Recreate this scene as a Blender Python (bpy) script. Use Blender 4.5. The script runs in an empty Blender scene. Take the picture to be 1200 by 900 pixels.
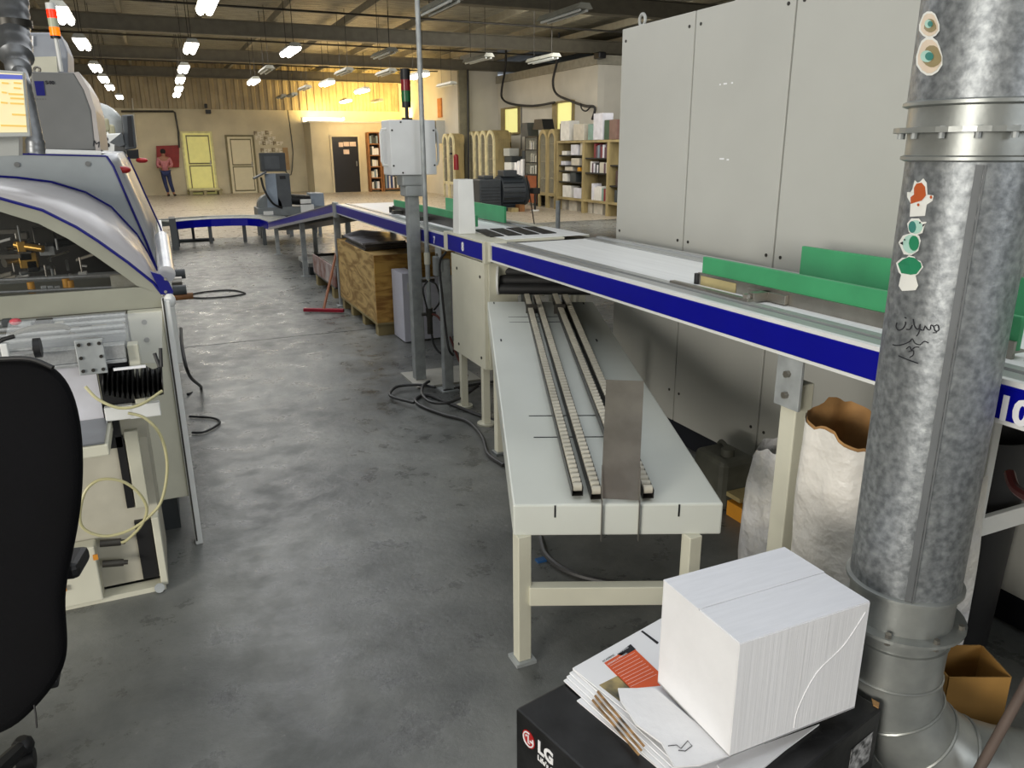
import bpy, bmesh, math, random
from mathutils import Vector as V, Matrix, Euler
random.seed(7)
S = bpy.context.scene
COL = S.collection
PI = math.pi
# ------------------------------------------------------------------ camera
F, CH = 901.0, 1.6
PITCH, ROLL, YAW = math.radians(17.0), math.radians(0.4), math.radians(24.2)
cy, sy, cp, sp = math.cos(YAW), math.sin(YAW), math.cos(PITCH), math.sin(PITCH)
fwd = V((sy*cp, cy*cp, -sp)); rt0 = V((cy, -sy, 0)); up0 = rt0.cross(fwd)
RT = rt0*math.cos(ROLL) - up0*math.sin(ROLL); UP = up0*math.cos(ROLL) + rt0*math.sin(ROLL)
CAM = V((0, 0, CH))
cam = bpy.data.cameras.new('camera'); cam.sensor_width = 36; cam.lens = 36*F/1200; cam.clip_start = 0.05; cam.clip_end = 200
co = bpy.data.objects.new('camera', cam); COL.objects.link(co)
co.matrix_world = Matrix(((RT.x, UP.x, -fwd.x, 0), (RT.y, UP.y, -fwd.y, 0), (RT.z, UP.z, -fwd.z, CH), (0, 0, 0, 1)))
S.camera = co

def P(px, py, x=None, y=None, z=None):
    """point of the world seen at a pixel, on the plane x=.., y=.. or z=.."""
    r = RT*(px-600) + UP*(450-py) + fwd*F
    t = x/r.x if x is not None else (y/r.y if y is not None else (z-CH)/r.z)
    return CAM + r*t
# ------------------------------------------------------------------ colour management, world
S.view_settings.view_transform = 'Standard'; S.view_settings.look = 'None'
S.view_settings.exposure = 0.0; S.view_settings.gamma = 1.0; S.view_settings.use_curve_mapping = False
w = bpy.data.worlds.new('world'); S.world = w; w.use_nodes = True
w.node_tree.nodes['Background'].inputs[0].default_value = (0.80, 0.88, 1.0, 1)
w.node_tree.nodes['Background'].inputs[1].default_value = 0.55
# ------------------------------------------------------------------ lights
def area(name, loc, target, sx, sy_, power, col=(1, 1, 1)):
    l = bpy.data.lights.new(name, 'AREA'); l.shape = 'RECTANGLE'; l.size = sx; l.size_y = sy_; l.energy = power; l.color = col
    o = bpy.data.objects.new(name, l); COL.objects.link(o); o.location = loc
    o.rotation_euler = (V(target)-V(loc)).to_track_quat('-Z', 'Y').to_euler()
    return o
area('door_daylight', (-8.7, -3.2, 2.1), (1.5, 2.6, 0.7), 4.0, 2.8, 820, (1.0, 0.95, 0.86))        # the open loading door on the left
area('rear_daylight', (3.5, -6.5, 3.2), (1.5, 3, 0.6), 5, 2.2, 200, (0.93, 0.96, 1.0))
area('ceiling_glow_near', (1.0, 1.5, 3.9), (1.2, 1.5, 0), 3.5, 5, 75, (0.9, 0.95, 1.0))
area('ceiling_glow_aisle', (0.4, 9, 3.7), (0.4, 9, 0), 3.5, 8, 190, (0.95, 0.97, 1.0))
area('ceiling_glow_far', (4, 23, 3.9), (4, 23, 0), 9, 9, 520, (1.0, 0.96, 0.88))
area('ceiling_glow_right', (8.5, 15, 3.8), (9.8, 19, 0.8), 4, 6, 260, (1.0, 0.97, 0.9))
area('warm_bay_light', (7.8, 32.0, 2.75), (8.0, 32.6, 4.5), 4.0, 0.5, 260, (1.0, 0.68, 0.20))
area('warm_bay_light_high', (7.2, 29.0, 3.1), (9.4, 30.8, 3.4), 2.5, 1.5, 120, (1.0, 0.68, 0.26))
area('warm_roof_fill', (6.5, 25.5, 3.2), (6.2, 24.5, 4.7), 4, 4, 90, (1.0, 0.66, 0.26))  # unseen lamp added to throw warm light up at the roof

# ------------------------------------------------------------------ materials
def lin(c):
    c = [v/255 for v in c[:3]]
    return tuple(v/12.92 if v <= 0.04045 else ((v+0.055)/1.055)**2.4 for v in c) + (1,)
MATS = {}
def mat(name, rgb, rough=0.5, metal=0.0, var=0.06, scale=6.0, bump=0.0, bscale=40, stretch=None, emit=0, alpha=None, trans=0, rgb2=None, ramp=None, coat=0, dist=0.01, distort=0):
    if name in MATS: return MATS[name]
    m = bpy.data.materials.new(name); m.use_nodes = True; nt = m.node_tree; N = nt.nodes; L = nt.links
    b = N['Principled BSDF']; b.inputs['Roughness'].default_value = rough; b.inputs['Metallic'].default_value = metal
    if coat: b.inputs['Coat Weight'].default_value = coat
    c1 = lin(rgb); tc = N.new('ShaderNodeTexCoord'); mp = N.new('ShaderNodeMapping'); L.new(tc.outputs['Object'], mp.inputs[0])
    if stretch: mp.inputs['Scale'].default_value = stretch
    if var or rgb2:
        nz = N.new('ShaderNodeTexNoise'); nz.inputs['Scale'].default_value = scale; nz.inputs['Detail'].default_value = 6; nz.inputs['Distortion'].default_value = distort
        L.new(mp.outputs[0], nz.inputs[0])
        cr = N.new('ShaderNodeValToRGB'); L.new(nz.outputs[0], cr.inputs[0])
        c2 = lin(rgb2) if rgb2 else tuple(min(1, v*(1+var*2)) for v in c1[:3])+(1,)
        c0 = c1 if rgb2 else tuple(v*(1-var*2) for v in c1[:3])+(1,)
        cr.color_ramp.elements[0].color = c0; cr.color_ramp.elements[1].color = c2
        lo, hi = ramp or (0.35, 0.65)
        cr.color_ramp.elements[0].position = lo; cr.color_ramp.elements[1].position = hi
        L.new(cr.outputs[0], b.inputs['Base Color'])
    else: b.inputs['Base Color'].default_value = c1
    if bump:
        n2 = N.new('ShaderNodeTexNoise'); n2.inputs['Scale'].default_value = bscale; n2.inputs['Detail'].default_value = 4
        L.new(mp.outputs[0], n2.inputs[0]); bp = N.new('ShaderNodeBump'); bp.inputs['Strength'].default_value = bump; bp.inputs['Distance'].default_value = dist
        L.new(n2.outputs[0], bp.inputs['Height']); L.new(bp.outputs[0], b.inputs['Normal'])
    if emit:
        b.inputs['Emission Color'].default_value = c1; b.inputs['Emission Strength'].default_value = emit
    if alpha is not None: b.inputs['Alpha'].default_value = alpha
    if trans: b.inputs['Transmission Weight'].default_value = trans
    MATS[name] = m; return m

cream = mat('cream_paint', (206, 204, 186), 0.42, var=.02)
white_paint = mat('white_paint', (224, 225, 222), 0.4, var=.02)
grey_paint = mat('grey_paint', (176, 178, 174), 0.42, var=.02)
cab_paint = mat('cabinet_grey', (184, 184, 177), 0.45, var=.015, scale=2)
olive_grey = mat('machine_cream', (196, 194, 176), 0.45, var=.03)
hood_grey = mat('hood_grey', (150, 156, 158), 0.4, var=.03)
skin_silver = mat('hood_silver', (192, 188, 188), 0.3, 0.0, var=.03, scale=3)
tower_grey = mat('tower_grey', (112, 113, 112), 0.5, var=.03)
dark_grey = mat('dark_grey', (62, 66, 68), 0.5, var=.06)
blue = mat('conveyor_blue', (4, 8, 138), 0.28, var=.02)
navy = mat('navy_trim', (20, 22, 110), 0.3, var=.02)
green = mat('guide_green', (62, 150, 100), 0.5, var=.04)
belt = mat('white_belt', (236, 237, 236), 0.45, var=.02, stretch=(6, .3, 1))
alum = mat('aluminium', (188, 190, 190), 0.35, 0.6, var=.05, stretch=(20, .5, 20))
steel = mat('steel', (150, 146, 138), 0.33, 0.85, var=.08, scale=9)
darksteel = mat('dark_steel', (70, 68, 64), 0.4, 0.7, var=.1)
zinc = mat('zinc_plate', (158, 162, 162), 0.45, 0.15, var=.08, scale=14)
galv = mat('galvanised', (112, 116, 119), 0.46, 0.6, scale=62, rgb2=(160, 164, 166), ramp=(.34, .70), bump=.22, bscale=80, dist=.003)
galv2 = mat('galvanised_collar', (132, 136, 134), 0.4, 0.6, scale=8, rgb2=(172, 174, 170), ramp=(.3, .7), bump=.15, bscale=12)
duct_m = mat('duct_grey', (120, 122, 124), 0.4, 0.6, var=.15, scale=8)
black = mat('black_plastic', (18, 18, 20), 0.5, var=.05)
blackfab = mat('black_fabric', (6, 6, 9), 0.85, var=.1, bump=.2, bscale=500)
rubber = mat('rubber', (34, 34, 35), 0.6, var=.05)
cable_m = mat('cable_grey', (52, 52, 52), 0.5, var=.05)
roller_m = mat('roller_white', (182, 177, 162), 0.4, var=.05)
wood = mat('plywood', (150, 116, 62), 0.65, scale=1.6, rgb2=(206, 174, 112), ramp=(.38, .58), stretch=(1, 1, 4), bump=.1, distort=3)
wood2 = mat('plywood_end', (140, 96, 38), 0.65, scale=2, rgb2=(200, 156, 76), ramp=(.36, .56), stretch=(1, 1, 6), distort=1.5)
pine = mat('pine', (150, 134, 92), 0.6, var=.12, scale=5, stretch=(1, 1, .3))
arch_pine = mat('arch_cream_wood', (206, 196, 156), 0.6, var=.08)
brownwood = mat('brown_wood', (132, 88, 48), 0.6, var=.12)
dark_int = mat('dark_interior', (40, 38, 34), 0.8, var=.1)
red = mat('red_plastic', (176, 30, 30), 0.4, var=.05)
maroon = mat('red_squeegee', (150, 20, 44), 0.5, var=.08)
handle_w = mat('broom_handle', (150, 96, 66), 0.5, var=.08)
white = mat('white_card', (236, 236, 238), 0.6, var=.012, scale=12, bump=.12, bscale=60)
flute = mat('white_card_ribbed', (230, 230, 232), 0.6, var=.02, scale=10, stretch=(14, 14, .3), bump=.12, bscale=14)
paper = mat('white_paper', (240, 240, 242), 0.5, var=.01)
kraft = mat('kraft', (166, 126, 78), 0.75, var=.1, scale=9, bump=.3, bscale=25)
cardbrown = mat('brown_cardboard', (158, 118, 58), 0.75, var=.06)
bagwhite = mat('bag_white', (226, 222, 214), 0.42, var=.03, bump=.6, bscale=9, dist=.05)
plasticbag = mat('plastic_bag', (214, 214, 216), 0.28, scale=5, rgb2=(240, 236, 226), bump=.7, bscale=10, dist=.06)
lgblack = mat('black_carton', (26, 26, 27), 0.4, var=.25, scale=12, bump=.15, bscale=20)
orange_p = mat('orange_print', (222, 92, 44), 0.5, var=.05)
motor_m = mat('motor_grey', (48, 54, 60), 0.45, var=.06)
yellow_hose = mat('yellow_hose', (186, 180, 136), 0.4, var=.05)
glassy = mat('tinted_glass', (40, 42, 42), 0.08, var=0, alpha=.22)
acrylic = mat('clear_acrylic', (226, 230, 232), 0.08, var=0, alpha=.16)
shelfglass = mat('case_glass', (190, 190, 176), 0.1, var=0, alpha=.16)
ink = mat('black_ink', (22, 22, 30), 0.6, var=0)
txt_white = mat('white_lettering', (238, 238, 240), 0.5, var=0)
tube_on = mat('tube_lit', (255, 250, 240), 0.5, var=0, emit=14)
tube_off = mat('tube_unlit', (200, 204, 200), 0.4, var=0)
amber = mat('amber_lamp', (255, 110, 10), 0.3, var=0, emit=1.4)
redlamp = mat('red_lamp', (130, 26, 34), 0.3, var=0)
redlamp_on = mat('red_lamp_lit', (255, 50, 20), 0.3, var=0, emit=1.0)
greenlamp = mat('green_lamp', (20, 92, 48), 0.3, var=0)
palelens = mat('pale_lens', (190, 196, 170), 0.3, var=0)
yellow_glow = mat('lit_window', (236, 230, 150), 0.5, var=.02, emit=.62)
screen_m = mat('screen_glow', (226, 212, 164), 0.3, scale=4, rgb2=(236, 224, 184), emit=.38)
gold = mat('brass', (190, 150, 70), 0.3, 0.6, var=.1)

# ------------------------------------------------------------------ mesh builder
class MB:
    def __init__(s): s.v = []; s.f = []
    def add(s, vs, fs):
        n = len(s.v); s.v += [V(p) for p in vs]; s.f += [tuple(i+n for i in f) for f in fs]; return s
    def box(s, x0, x1, y0, y1, z0, z1):
        return s.add([(x0,y0,z0),(x1,y0,z0),(x1,y1,z0),(x0,y1,z0),(x0,y0,z1),(x1,y0,z1),(x1,y1,z1),(x0,y1,z1)],
                     [(0,3,2,1),(4,5,6,7),(0,1,5,4),(1,2,6,5),(2,3,7,6),(3,0,4,7)])
    def obb(s, c, sx, sy, sz, ax=(1,0,0), ay=(0,1,0), az=(0,0,1)):
        c = V(c); a = V(ax).normalized()*sx/2; b = V(ay).normalized()*sy/2; d = V(az).normalized()*sz/2
        return s.add([c-a-b-d, c+a-b-d, c+a+b-d, c-a+b-d, c-a-b+d, c+a-b+d, c+a+b+d, c-a+b+d],
                     [(0,3,2,1),(4,5,6,7),(0,1,5,4),(1,2,6,5),(2,3,7,6),(3,0,4,7)])
    def prism(s, poly, vec):
        n = len(poly); vec = V(vec); vs = [V(p) for p in poly] + [V(p)+vec for p in poly]
        return s.add(vs, [tuple(range(n))[::-1], tuple(range(n, 2*n))] + [(i, (i+1) % n, (i+1) % n+n, i+n) for i in range(n)])
    def cyl(s, a, b, r, r2=None, seg=16, cap=True):
        a = V(a); b = V(b); r2 = r if r2 is None else r2
        d = (b-a).normalized(); u = d.orthogonal().normalized(); q = d.cross(u)
        vs = [a+(u*math.cos(t)+q*math.sin(t))*r for t in [2*PI*i/seg for i in range(seg)]] + [b+(u*math.cos(t)+q*math.sin(t))*r2 for t in [2*PI*i/seg for i in range(seg)]]
        fs = [(i, (i+1) % seg, (i+1) % seg+seg, i+seg) for i in range(seg)]
        if cap: fs += [tuple(range(seg))[::-1], tuple(range(seg, 2*seg))]
        return s.add(vs, fs)
    def tube(s, pts, r, seg=8, smooth=0, closed=False):
        pts = [V(p) for p in pts]
        if smooth:
            out = []; n = len(pts); m = n if closed else n-1
            for i in range(m):
                g = (lambda k: pts[k % n]) if closed else (lambda k: pts[max(0, min(n-1, k))])
                p0, p1, p2, p3 = g(i-1), g(i), g(i+1), g(i+2)
                for k in range(smooth):
                    t = k/smooth
                    out.append(0.5*((2*p1)+(p2-p0)*t+(2*p0-5*p1+4*p2-p3)*t*t+(-p0+3*p1-3*p2+p3)*t**3))
            if not closed: out.append(pts[-1])
            pts = out
        n = len(pts); vs = []; u = None
        for i, p in enumerate(pts):
            a = pts[i-1] if (i or closed) else p; b = pts[(i+1) % n] if (i < n-1 or closed) else p
            d = (b-a).normalized() if (b-a).length > 1e-9 else V((0,0,1))
            if u is None: u = d.orthogonal().normalized()
            else:
                u = u-d*u.dot(d); u = u.normalized() if u.length > 1e-6 else d.orthogonal().normalized()
            q = d.cross(u); rr = r[i] if isinstance(r, (list, tuple)) and len(r) == n else (r if not isinstance(r, (list, tuple)) else r[0])
            vs += [p+(u*math.cos(2*PI*k/seg)+q*math.sin(2*PI*k/seg))*rr for k in range(seg)]
        fs = []
        for i in range(n if closed else n-1):
            j = (i+1) % n
            fs += [(i*seg+k, i*seg+(k+1) % seg, j*seg+(k+1) % seg, j*seg+k) for k in range(seg)]
        if not closed: fs += [tuple(range(seg))[::-1], tuple(range((n-1)*seg, n*seg))]
        return s.add(vs, fs)
    def lathe(s, c, prof, seg=40, cap=True):
        c = V(c); n = len(prof)
        vs = [c+V((r*math.cos(2*PI*k/seg), r*math.sin(2*PI*k/seg), z)) for r, z in prof for k in range(seg)]
        fs = [(i*seg+k, i*seg+(k+1) % seg, (i+1)*seg+(k+1) % seg, (i+1)*seg+k) for i in range(n-1) for k in range(seg)]
        if cap: fs += [tuple(range(seg))[::-1], tuple(range((n-1)*seg, n*seg))]
        return s.add(vs, fs)
    def ball(s, c, r, sx=1, sy=1, sz=1, n=12):
        c = V(c); vs = []; m = n//2+1
        for i in range(1, m):
            t = PI*i/m
            vs += [c+V((r*sx*math.sin(t)*math.cos(2*PI*k/n), r*sy*math.sin(t)*math.sin(2*PI*k/n), r*sz*math.cos(t))) for k in range(n)]
        fs = [(i*n+k, (i+1)*n+k, (i+1)*n+(k+1) % n, i*n+(k+1) % n) for i in range(m-2) for k in range(n)]
        fs += [tuple(range(n)), tuple(range((m-2)*n, (m-1)*n))[::-1]]
        return s.add(vs, fs)
    def grid(s, rows, close_u=False):
        n = len(rows); m = len(rows[0]); vs = [p for r in rows for p in r]
        fs = [(i*m+k, i*m+(k+1) % m, (i+1)*m+(k+1) % m, (i+1)*m+k) for i in range(n-1) for k in range(m if close_u else m-1)]
        return s.add(vs, fs)
    def build(s, name, m, parent=None, bevel=0, smooth=False, solid=0, label=None, fix=True):
        if parent is None:
            xs = [p.x for p in s.v]; ys = [p.y for p in s.v]; zs = [p.z for p in s.v]
            org = V(((min(xs)+max(xs))/2, (min(ys)+max(ys))/2, min(zs)))
        else:
            r = parent
            while r.parent: r = r.parent
            org = r.location.copy()
        me = bpy.data.meshes.new(name); me.from_pydata([tuple(p-org) for p in s.v], [], s.f)
        if fix:
            bm = bmesh.new(); bm.from_mesh(me); bmesh.ops.recalc_face_normals(bm, faces=bm.faces); bm.to_mesh(me); bm.free()
        me.materials.append(m)
        if smooth:
            me.polygons.foreach_set('use_smooth', [True]*len(me.polygons))
            try: me.set_sharp_from_angle(angle=math.radians(40))
            except Exception: pass
        o = bpy.data.objects.new(name, me); COL.objects.link(o)
        if parent is None: o.location = org
        else: o.parent = parent
        if bevel:
            bv = o.modifiers.new('bevel', 'BEVEL'); bv.width = bevel; bv.segments = 2; bv.limit_method = 'ANGLE'; bv.angle_limit = math.radians(50)
        if solid:
            so = o.modifiers.new('solid', 'SOLIDIFY'); so.thickness = solid; so.offset = -1
        if label: o['label'] = label
        return o

def thing(name, label, cat, loc=(0,0,0), group=None):
    o = bpy.data.objects.new(name, None); COL.objects.link(o); o.location = loc; o.empty_display_size = .1
    o['label'] = label; o['category'] = cat
    if group: o['group'] = group
    return o
def tag(o, label, cat, group=None, kind=None):
    o['label'] = label; o['category'] = cat
    if group: o['group'] = group
    if kind: o['kind'] = kind
    return o
def struct(o): o['kind'] = 'structure'; return o
def dup(root, loc, label=None, group=None):
    r = root.copy(); COL.objects.link(r); r.location = loc
    if label: r['label'] = label
    if group: r['group'] = group
    for ch in list(root.children):
        c = ch.copy(); COL.objects.link(c); c.parent = r
        for g in list(ch.children):
            d = g.copy(); COL.objects.link(d); d.parent = c
    return r
def text(name, body, m, parent, origin, xdir, ydir, size, depth=0.0006, shear=0, bold=0.0):
    """flat lettering: origin = lower left corner, xdir = reading direction, ydir = up"""
    cu = bpy.data.curves.new(name, 'FONT'); cu.body = body; cu.size = size; cu.extrude = depth; cu.shear = shear; cu.offset = bold; cu.resolution_u = 3
    t = bpy.data.objects.new(name+'_tmp', cu); COL.objects.link(t)
    dg = bpy.context.evaluated_depsgraph_get(); me = bpy.data.meshes.new_from_object(t.evaluated_get(dg))
    bpy.data.objects.remove(t)
    x = V(xdir).normalized(); y = V(ydir).normalized(); z = x.cross(y)
    r = parent
    while r.parent: r = r.parent
    org = V(origin)-r.location
    for vv in me.vertices:
        c = vv.co.copy(); vv.co = org + x*c.x + y*c.y + z*(c.z+depth)
    me.materials.clear(); me.materials.append(m)
    o = bpy.data.objects.new(name, me); COL.objects.link(o); o.parent = parent
    return o

# =================================================================== SETTING
# floor: worn grey concrete, beige beyond the curved conveyor
fm = bpy.data.materials.new('worn_concrete'); fm.use_nodes = True; nt = fm.node_tree; N = nt.nodes; L = nt.links; b = N['Principled BSDF']
tc = N.new('ShaderNodeTexCoord')
n1 = N.new('ShaderNodeTexNoise'); n1.inputs['Scale'].default_value = 1.1; n1.inputs['Detail'].default_value = 9; n1.inputs['Roughness'].default_value = .65; L.new(tc.outputs['Object'], n1.inputs[0])
n2 = N.new('ShaderNodeTexNoise'); n2.inputs['Scale'].default_value = 5.5; n2.inputs['Detail'].default_value = 10; n2.inputs['Roughness'].default_value = .7; L.new(tc.outputs['Object'], n2.inputs[0])
r1 = N.new('ShaderNodeValToRGB'); L.new(n1.outputs[0], r1.inputs[0]); r1.color_ramp.elements[0].color = lin((84, 86, 84)); r1.color_ramp.elements[1].color = lin((130, 131, 127)); r1.color_ramp.elements[0].position = .36; r1.color_ramp.elements[1].position = .66
r2 = N.new('ShaderNodeValToRGB'); L.new(n2.outputs[0], r2.inputs[0]); r2.color_ramp.elements[0].color = (.28, .28, .28, 1); r2.color_ramp.elements[1].color = (1, 1, 1, 1); r2.color_ramp.elements[0].position = .31; r2.color_ramp.elements[1].position = .46
mx = N.new('ShaderNodeMixRGB'); mx.blend_type = 'MULTIPLY'; mx.inputs[0].default_value = .62; L.new(r1.outputs[0], mx.inputs[1]); L.new(r2.outputs[0], mx.inputs[2])
# pale scuffs
n3 = N.new('ShaderNodeTexNoise'); n3.inputs['Scale'].default_value = 9; n3.inputs['Detail'].default_value = 12; n3.inputs['Roughness'].default_value = .8; L.new(tc.outputs['Object'], n3.inputs[0])
r3 = N.new('ShaderNodeValToRGB'); L.new(n3.outputs[0], r3.inputs[0]); r3.color_ramp.elements[0].color = (0, 0, 0, 1); r3.color_ramp.elements[1].color = (.75, .75, .75, 1); r3.color_ramp.elements[0].position = .62; r3.color_ramp.elements[1].position = .74
mx2 = N.new('ShaderNodeMixRGB'); L.new(r3.outputs[0], mx2.inputs[0]); L.new(mx.outputs[0], mx2.inputs[1]); mx2.inputs[2].default_value = lin((176, 176, 170))
# beige paint further down the hall
sx = N.new('ShaderNodeSeparateXYZ'); L.new(tc.outputs['Object'], sx.inputs[0])
gt = N.new('ShaderNodeMath'); gt.operation = 'GREATER_THAN'; L.new(sx.outputs['Y'], gt.inputs[0]); gt.inputs[1].default_value = 15.9-12.6
mx3 = N.new('ShaderNodeMixRGB'); L.new(gt.outputs[0], mx3.inputs[0]); L.new(mx2.outputs[0], mx3.inputs[1])
r4 = N.new('ShaderNodeValToRGB'); L.new(n1.outputs[0], r4.inputs[0]); r4.color_ramp.elements[0].color = lin((152, 142, 126)); r4.color_ramp.elements[1].color = lin((182, 171, 153))
L.new(r4.outputs[0], mx3.inputs[2]); L.new(mx3.outputs[0], b.inputs['Base Color'])
rr = N.new('ShaderNodeMapRange'); L.new(n2.outputs[0], rr.inputs[0]); rr.inputs['From Min'].default_value = .35; rr.inputs['From Max'].default_value = .65; rr.inputs['To Min'].default_value = .2; rr.inputs['To Max'].default_value = .55; L.new(rr.outputs[0], b.inputs['Roughness'])
bp = N.new('ShaderNodeBump'); bp.inputs['Strength'].default_value = .25; bp.inputs['Distance'].default_value = .02; L.new(n2.outputs[0], bp.inputs['Height']); L.new(bp.outputs[0], b.inputs['Normal'])
fl = MB().box(-9, 16, -8, 33.2, -.2, 0).build('floor', fm); fl.location.z = -.2; struct(fl)
blue.node_tree.nodes['Principled BSDF'].inputs['Specular IOR Level'].default_value = .25
for m_ in (blackfab,): m_.node_tree.nodes['Principled BSDF'].inputs['Specular IOR Level'].default_value = .15
jt = mat('floor_joint', (48, 48, 47), .9, var=0)
k = 0
for yy in (6.95, 14.0, 20.2, 24.0):
    struct(MB().box(-9, 16, yy-.006, yy+.006, 0, .0012).build('trim_%d' % (k+1), jt)); k += 1

plaster = mat('plaster', (196, 186, 158), 0.85, var=.05, scale=1.2)
plaster_w = mat('plaster_white', (202, 198, 186), 0.85, var=.04, scale=1.0)
corr = mat('corrugated_sheet', (166, 152, 122), 0.6, var=.08, scale=1.5)
foil = mat('roof_insulation', (112, 112, 104), 0.45, 0, scale=2.2, rgb2=(160, 156, 138), bump=1.0, bscale=3, stretch=(1, 5, 1), dist=.1)
beam_m = mat('beam_grey', (108, 103, 89), 0.6, var=.05)
purl_m = mat('purlin_grey', (140, 134, 116), 0.6, var=.05)
struct(MB().box(-9, 9.75, 33, 33.2, 0, 3.12).build('wall_back', plaster))
mb = MB(); rows = [[], []]; x = -9.0; i = 0
while x < 9.8:
    for dx, dy in ((0, 0), (.10, 0), (.13, .05), (.27, .05)):
        rows[0].append(V((x+dx, 33.05+dy-.05, 3.12))); rows[1].append(V((x+dx, 33.05+dy-.05, 4.75)))
    x += .30
mb.grid(rows); struct(mb.build('wall_back_upper', corr, solid=.02))
struct(MB().box(-9.2, 16.2, -8.2, 33.4, 4.75, 4.9).build('ceiling', foil))
struct(MB().box(-9.2, -9, -1, 33.2, 0, 4.75).build('wall_left', plaster_w))
struct(MB().box(-9.2, 16, -8.2, -8, 0, 4.75).build('wall_front', plaster_w))
struct(MB().box(9.75, 9.95, 25.85, 33.2, 0, 4.75).build('wall_right_far', plaster_w))
struct(MB().box(9.75, 11.1, 25.7, 25.85, 0, 4.75).build('wall_right_return', plaster_w))
struct(MB().box(11.1, 11.3, 19.0, 25.7, 0, 3.72).build('wall_right_room', plaster_w))
struct(MB().box(11.3, 16, 19.0, 19.2, 0, 3.72).build('wall_right_room_end', plaster_w))
struct(MB().box(16, 16.2, -8, 33.2, 0, 4.75).build('wall_right', beam_m))
struct(MB().box(11.02, 16, 18.92, 25.7, 3.72, 3.95).build('trim_5', mat('ledge', (150, 146, 132), .8)))
k = 6
for yy in (8.6, 14.3, 20.0, 25.7, 31.4):                         # roof beams with flanges
    m_ = MB().box(-9, 16, yy-.02, yy+.02, 4.12, 4.42).box(-9, 16, yy-.11, yy+.11, 4.1, 4.125).box(-9, 16, yy-.11, yy+.11, 4.41, 4.43)
    struct(m_.build('trim_%d' % k, beam_m)); k += 1
for j in range(15):                                               # purlins
    xx = -8.2+1.6*j
    struct(MB().box(xx-.04, xx+.04, -7, 33, 4.44, 4.6).build('trim_%d' % k, purl_m)); k += 1
for yy in (10.6, 17.2, 22.2, 28.0):                               # service pipes under the roof
    struct(MB().cyl((-9, yy, 4.32), (11, yy, 4.26), .022, seg=8).build('trim_%d' % k, darksteel)); k += 1
# column at the warm bay
struct(MB().box(9.62, 9.98, 25.52, 25.66, 0, 4.1).build('trim_%d' % k, mat('column_grey', (120, 116, 98), .7))); k += 1
# box room with its dark door
struct(MB().box(5.75, 9.7, 31.5, 33, 0, 2.62).build('wall_box_room', plaster))
struct(MB().box(5.7, 9.7, 31.45, 33, 2.62, 2.68).build('trim_%d' % k, plaster_w)); k += 1

groove = mat('door_groove', (120, 112, 84), .8)
def door(n, px, m, fr, y, panels=True, white_sill=False, z0=0.0, h=2.1):
    x0 = P(px[0], 200, y=y).x; x1 = P(px[1], 200, y=y).x
    d = struct(MB().box(x0, x1, y-.05, y-.005, z0, z0+h).build('door_%d' % n, m))
    MB().box(x0-.07, x0, y-.07, y-.004, z0, z0+h+.07).box(x1, x1+.07, y-.07, y-.004, z0, z0+h+.07).box(x0, x1, y-.07, y-.004, z0+h, z0+h+.07).build('door_frame', fr, d)
    if panels:
        w_ = x1-x0
        for (a, c) in ((z0+.12, z0+h*.46), (z0+h*.52, z0+h-.12)):
            MB().box(x0+.14*w_, x1-.1*w_, y-.075, y-.05, a, c).build('door_panel', m, d)
            MB().box(x0+.10*w_, x1-.06*w_, y-.056, y-.05, a-.05, c+.05).build('panel_groove', groove, d)
    MB().box(x1-.12, x1-.09, y-.12, y-.05, z0+h*.47, z0+h*.56).build('door_handle', steel, d)
    return d
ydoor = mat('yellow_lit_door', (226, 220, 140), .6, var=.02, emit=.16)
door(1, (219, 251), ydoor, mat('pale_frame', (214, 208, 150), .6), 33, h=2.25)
door(2, (270, 299), mat('cream_door', (214, 204, 172), .6, var=.01), groove, 33, h=2.12)
bd = door(3, (391, 421), mat('black_door', (28, 26, 26), .25), plaster, 31.5, panels=False, h=2.1)
for (a, c, z_) in ((.25, .42, 1.72), (.44, .66, 1.74), (.68, .92, 1.74), (.42, .64, 1.45)):
    x0 = P(391, 200, y=31.5).x; x1 = P(421, 200, y=31.5).x
    MB().box(x0+(x1-x0)*a, x0+(x1-x0)*c, 31.435, 31.45, z_, z_+.17).build('notice', mat('notice', (206, 184, 170), .6), bd)
# high windows in the room wall
for n, (a, c, z0, z1) in enumerate(((23.95, 25.0, 2.12, 2.86), (20.3, 21.2, 2.1, 2.86))):
    wdw = struct(MB().box(11.06, 11.095, a, c, z0, z1).build('window_%d' % (n+1), yellow_glow))
    MB().box(11.02, 11.1, a-.06, a, z0-.05, z1+.05).box(11.02, 11.1, c, c+.3, z0-.05, z1+.05).box(11.02, 11.1, a, c, z1, z1+.06).box(11.02, 11.1, a, c, z0-.06, z0).build('window_frame', pine, wdw)

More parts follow.
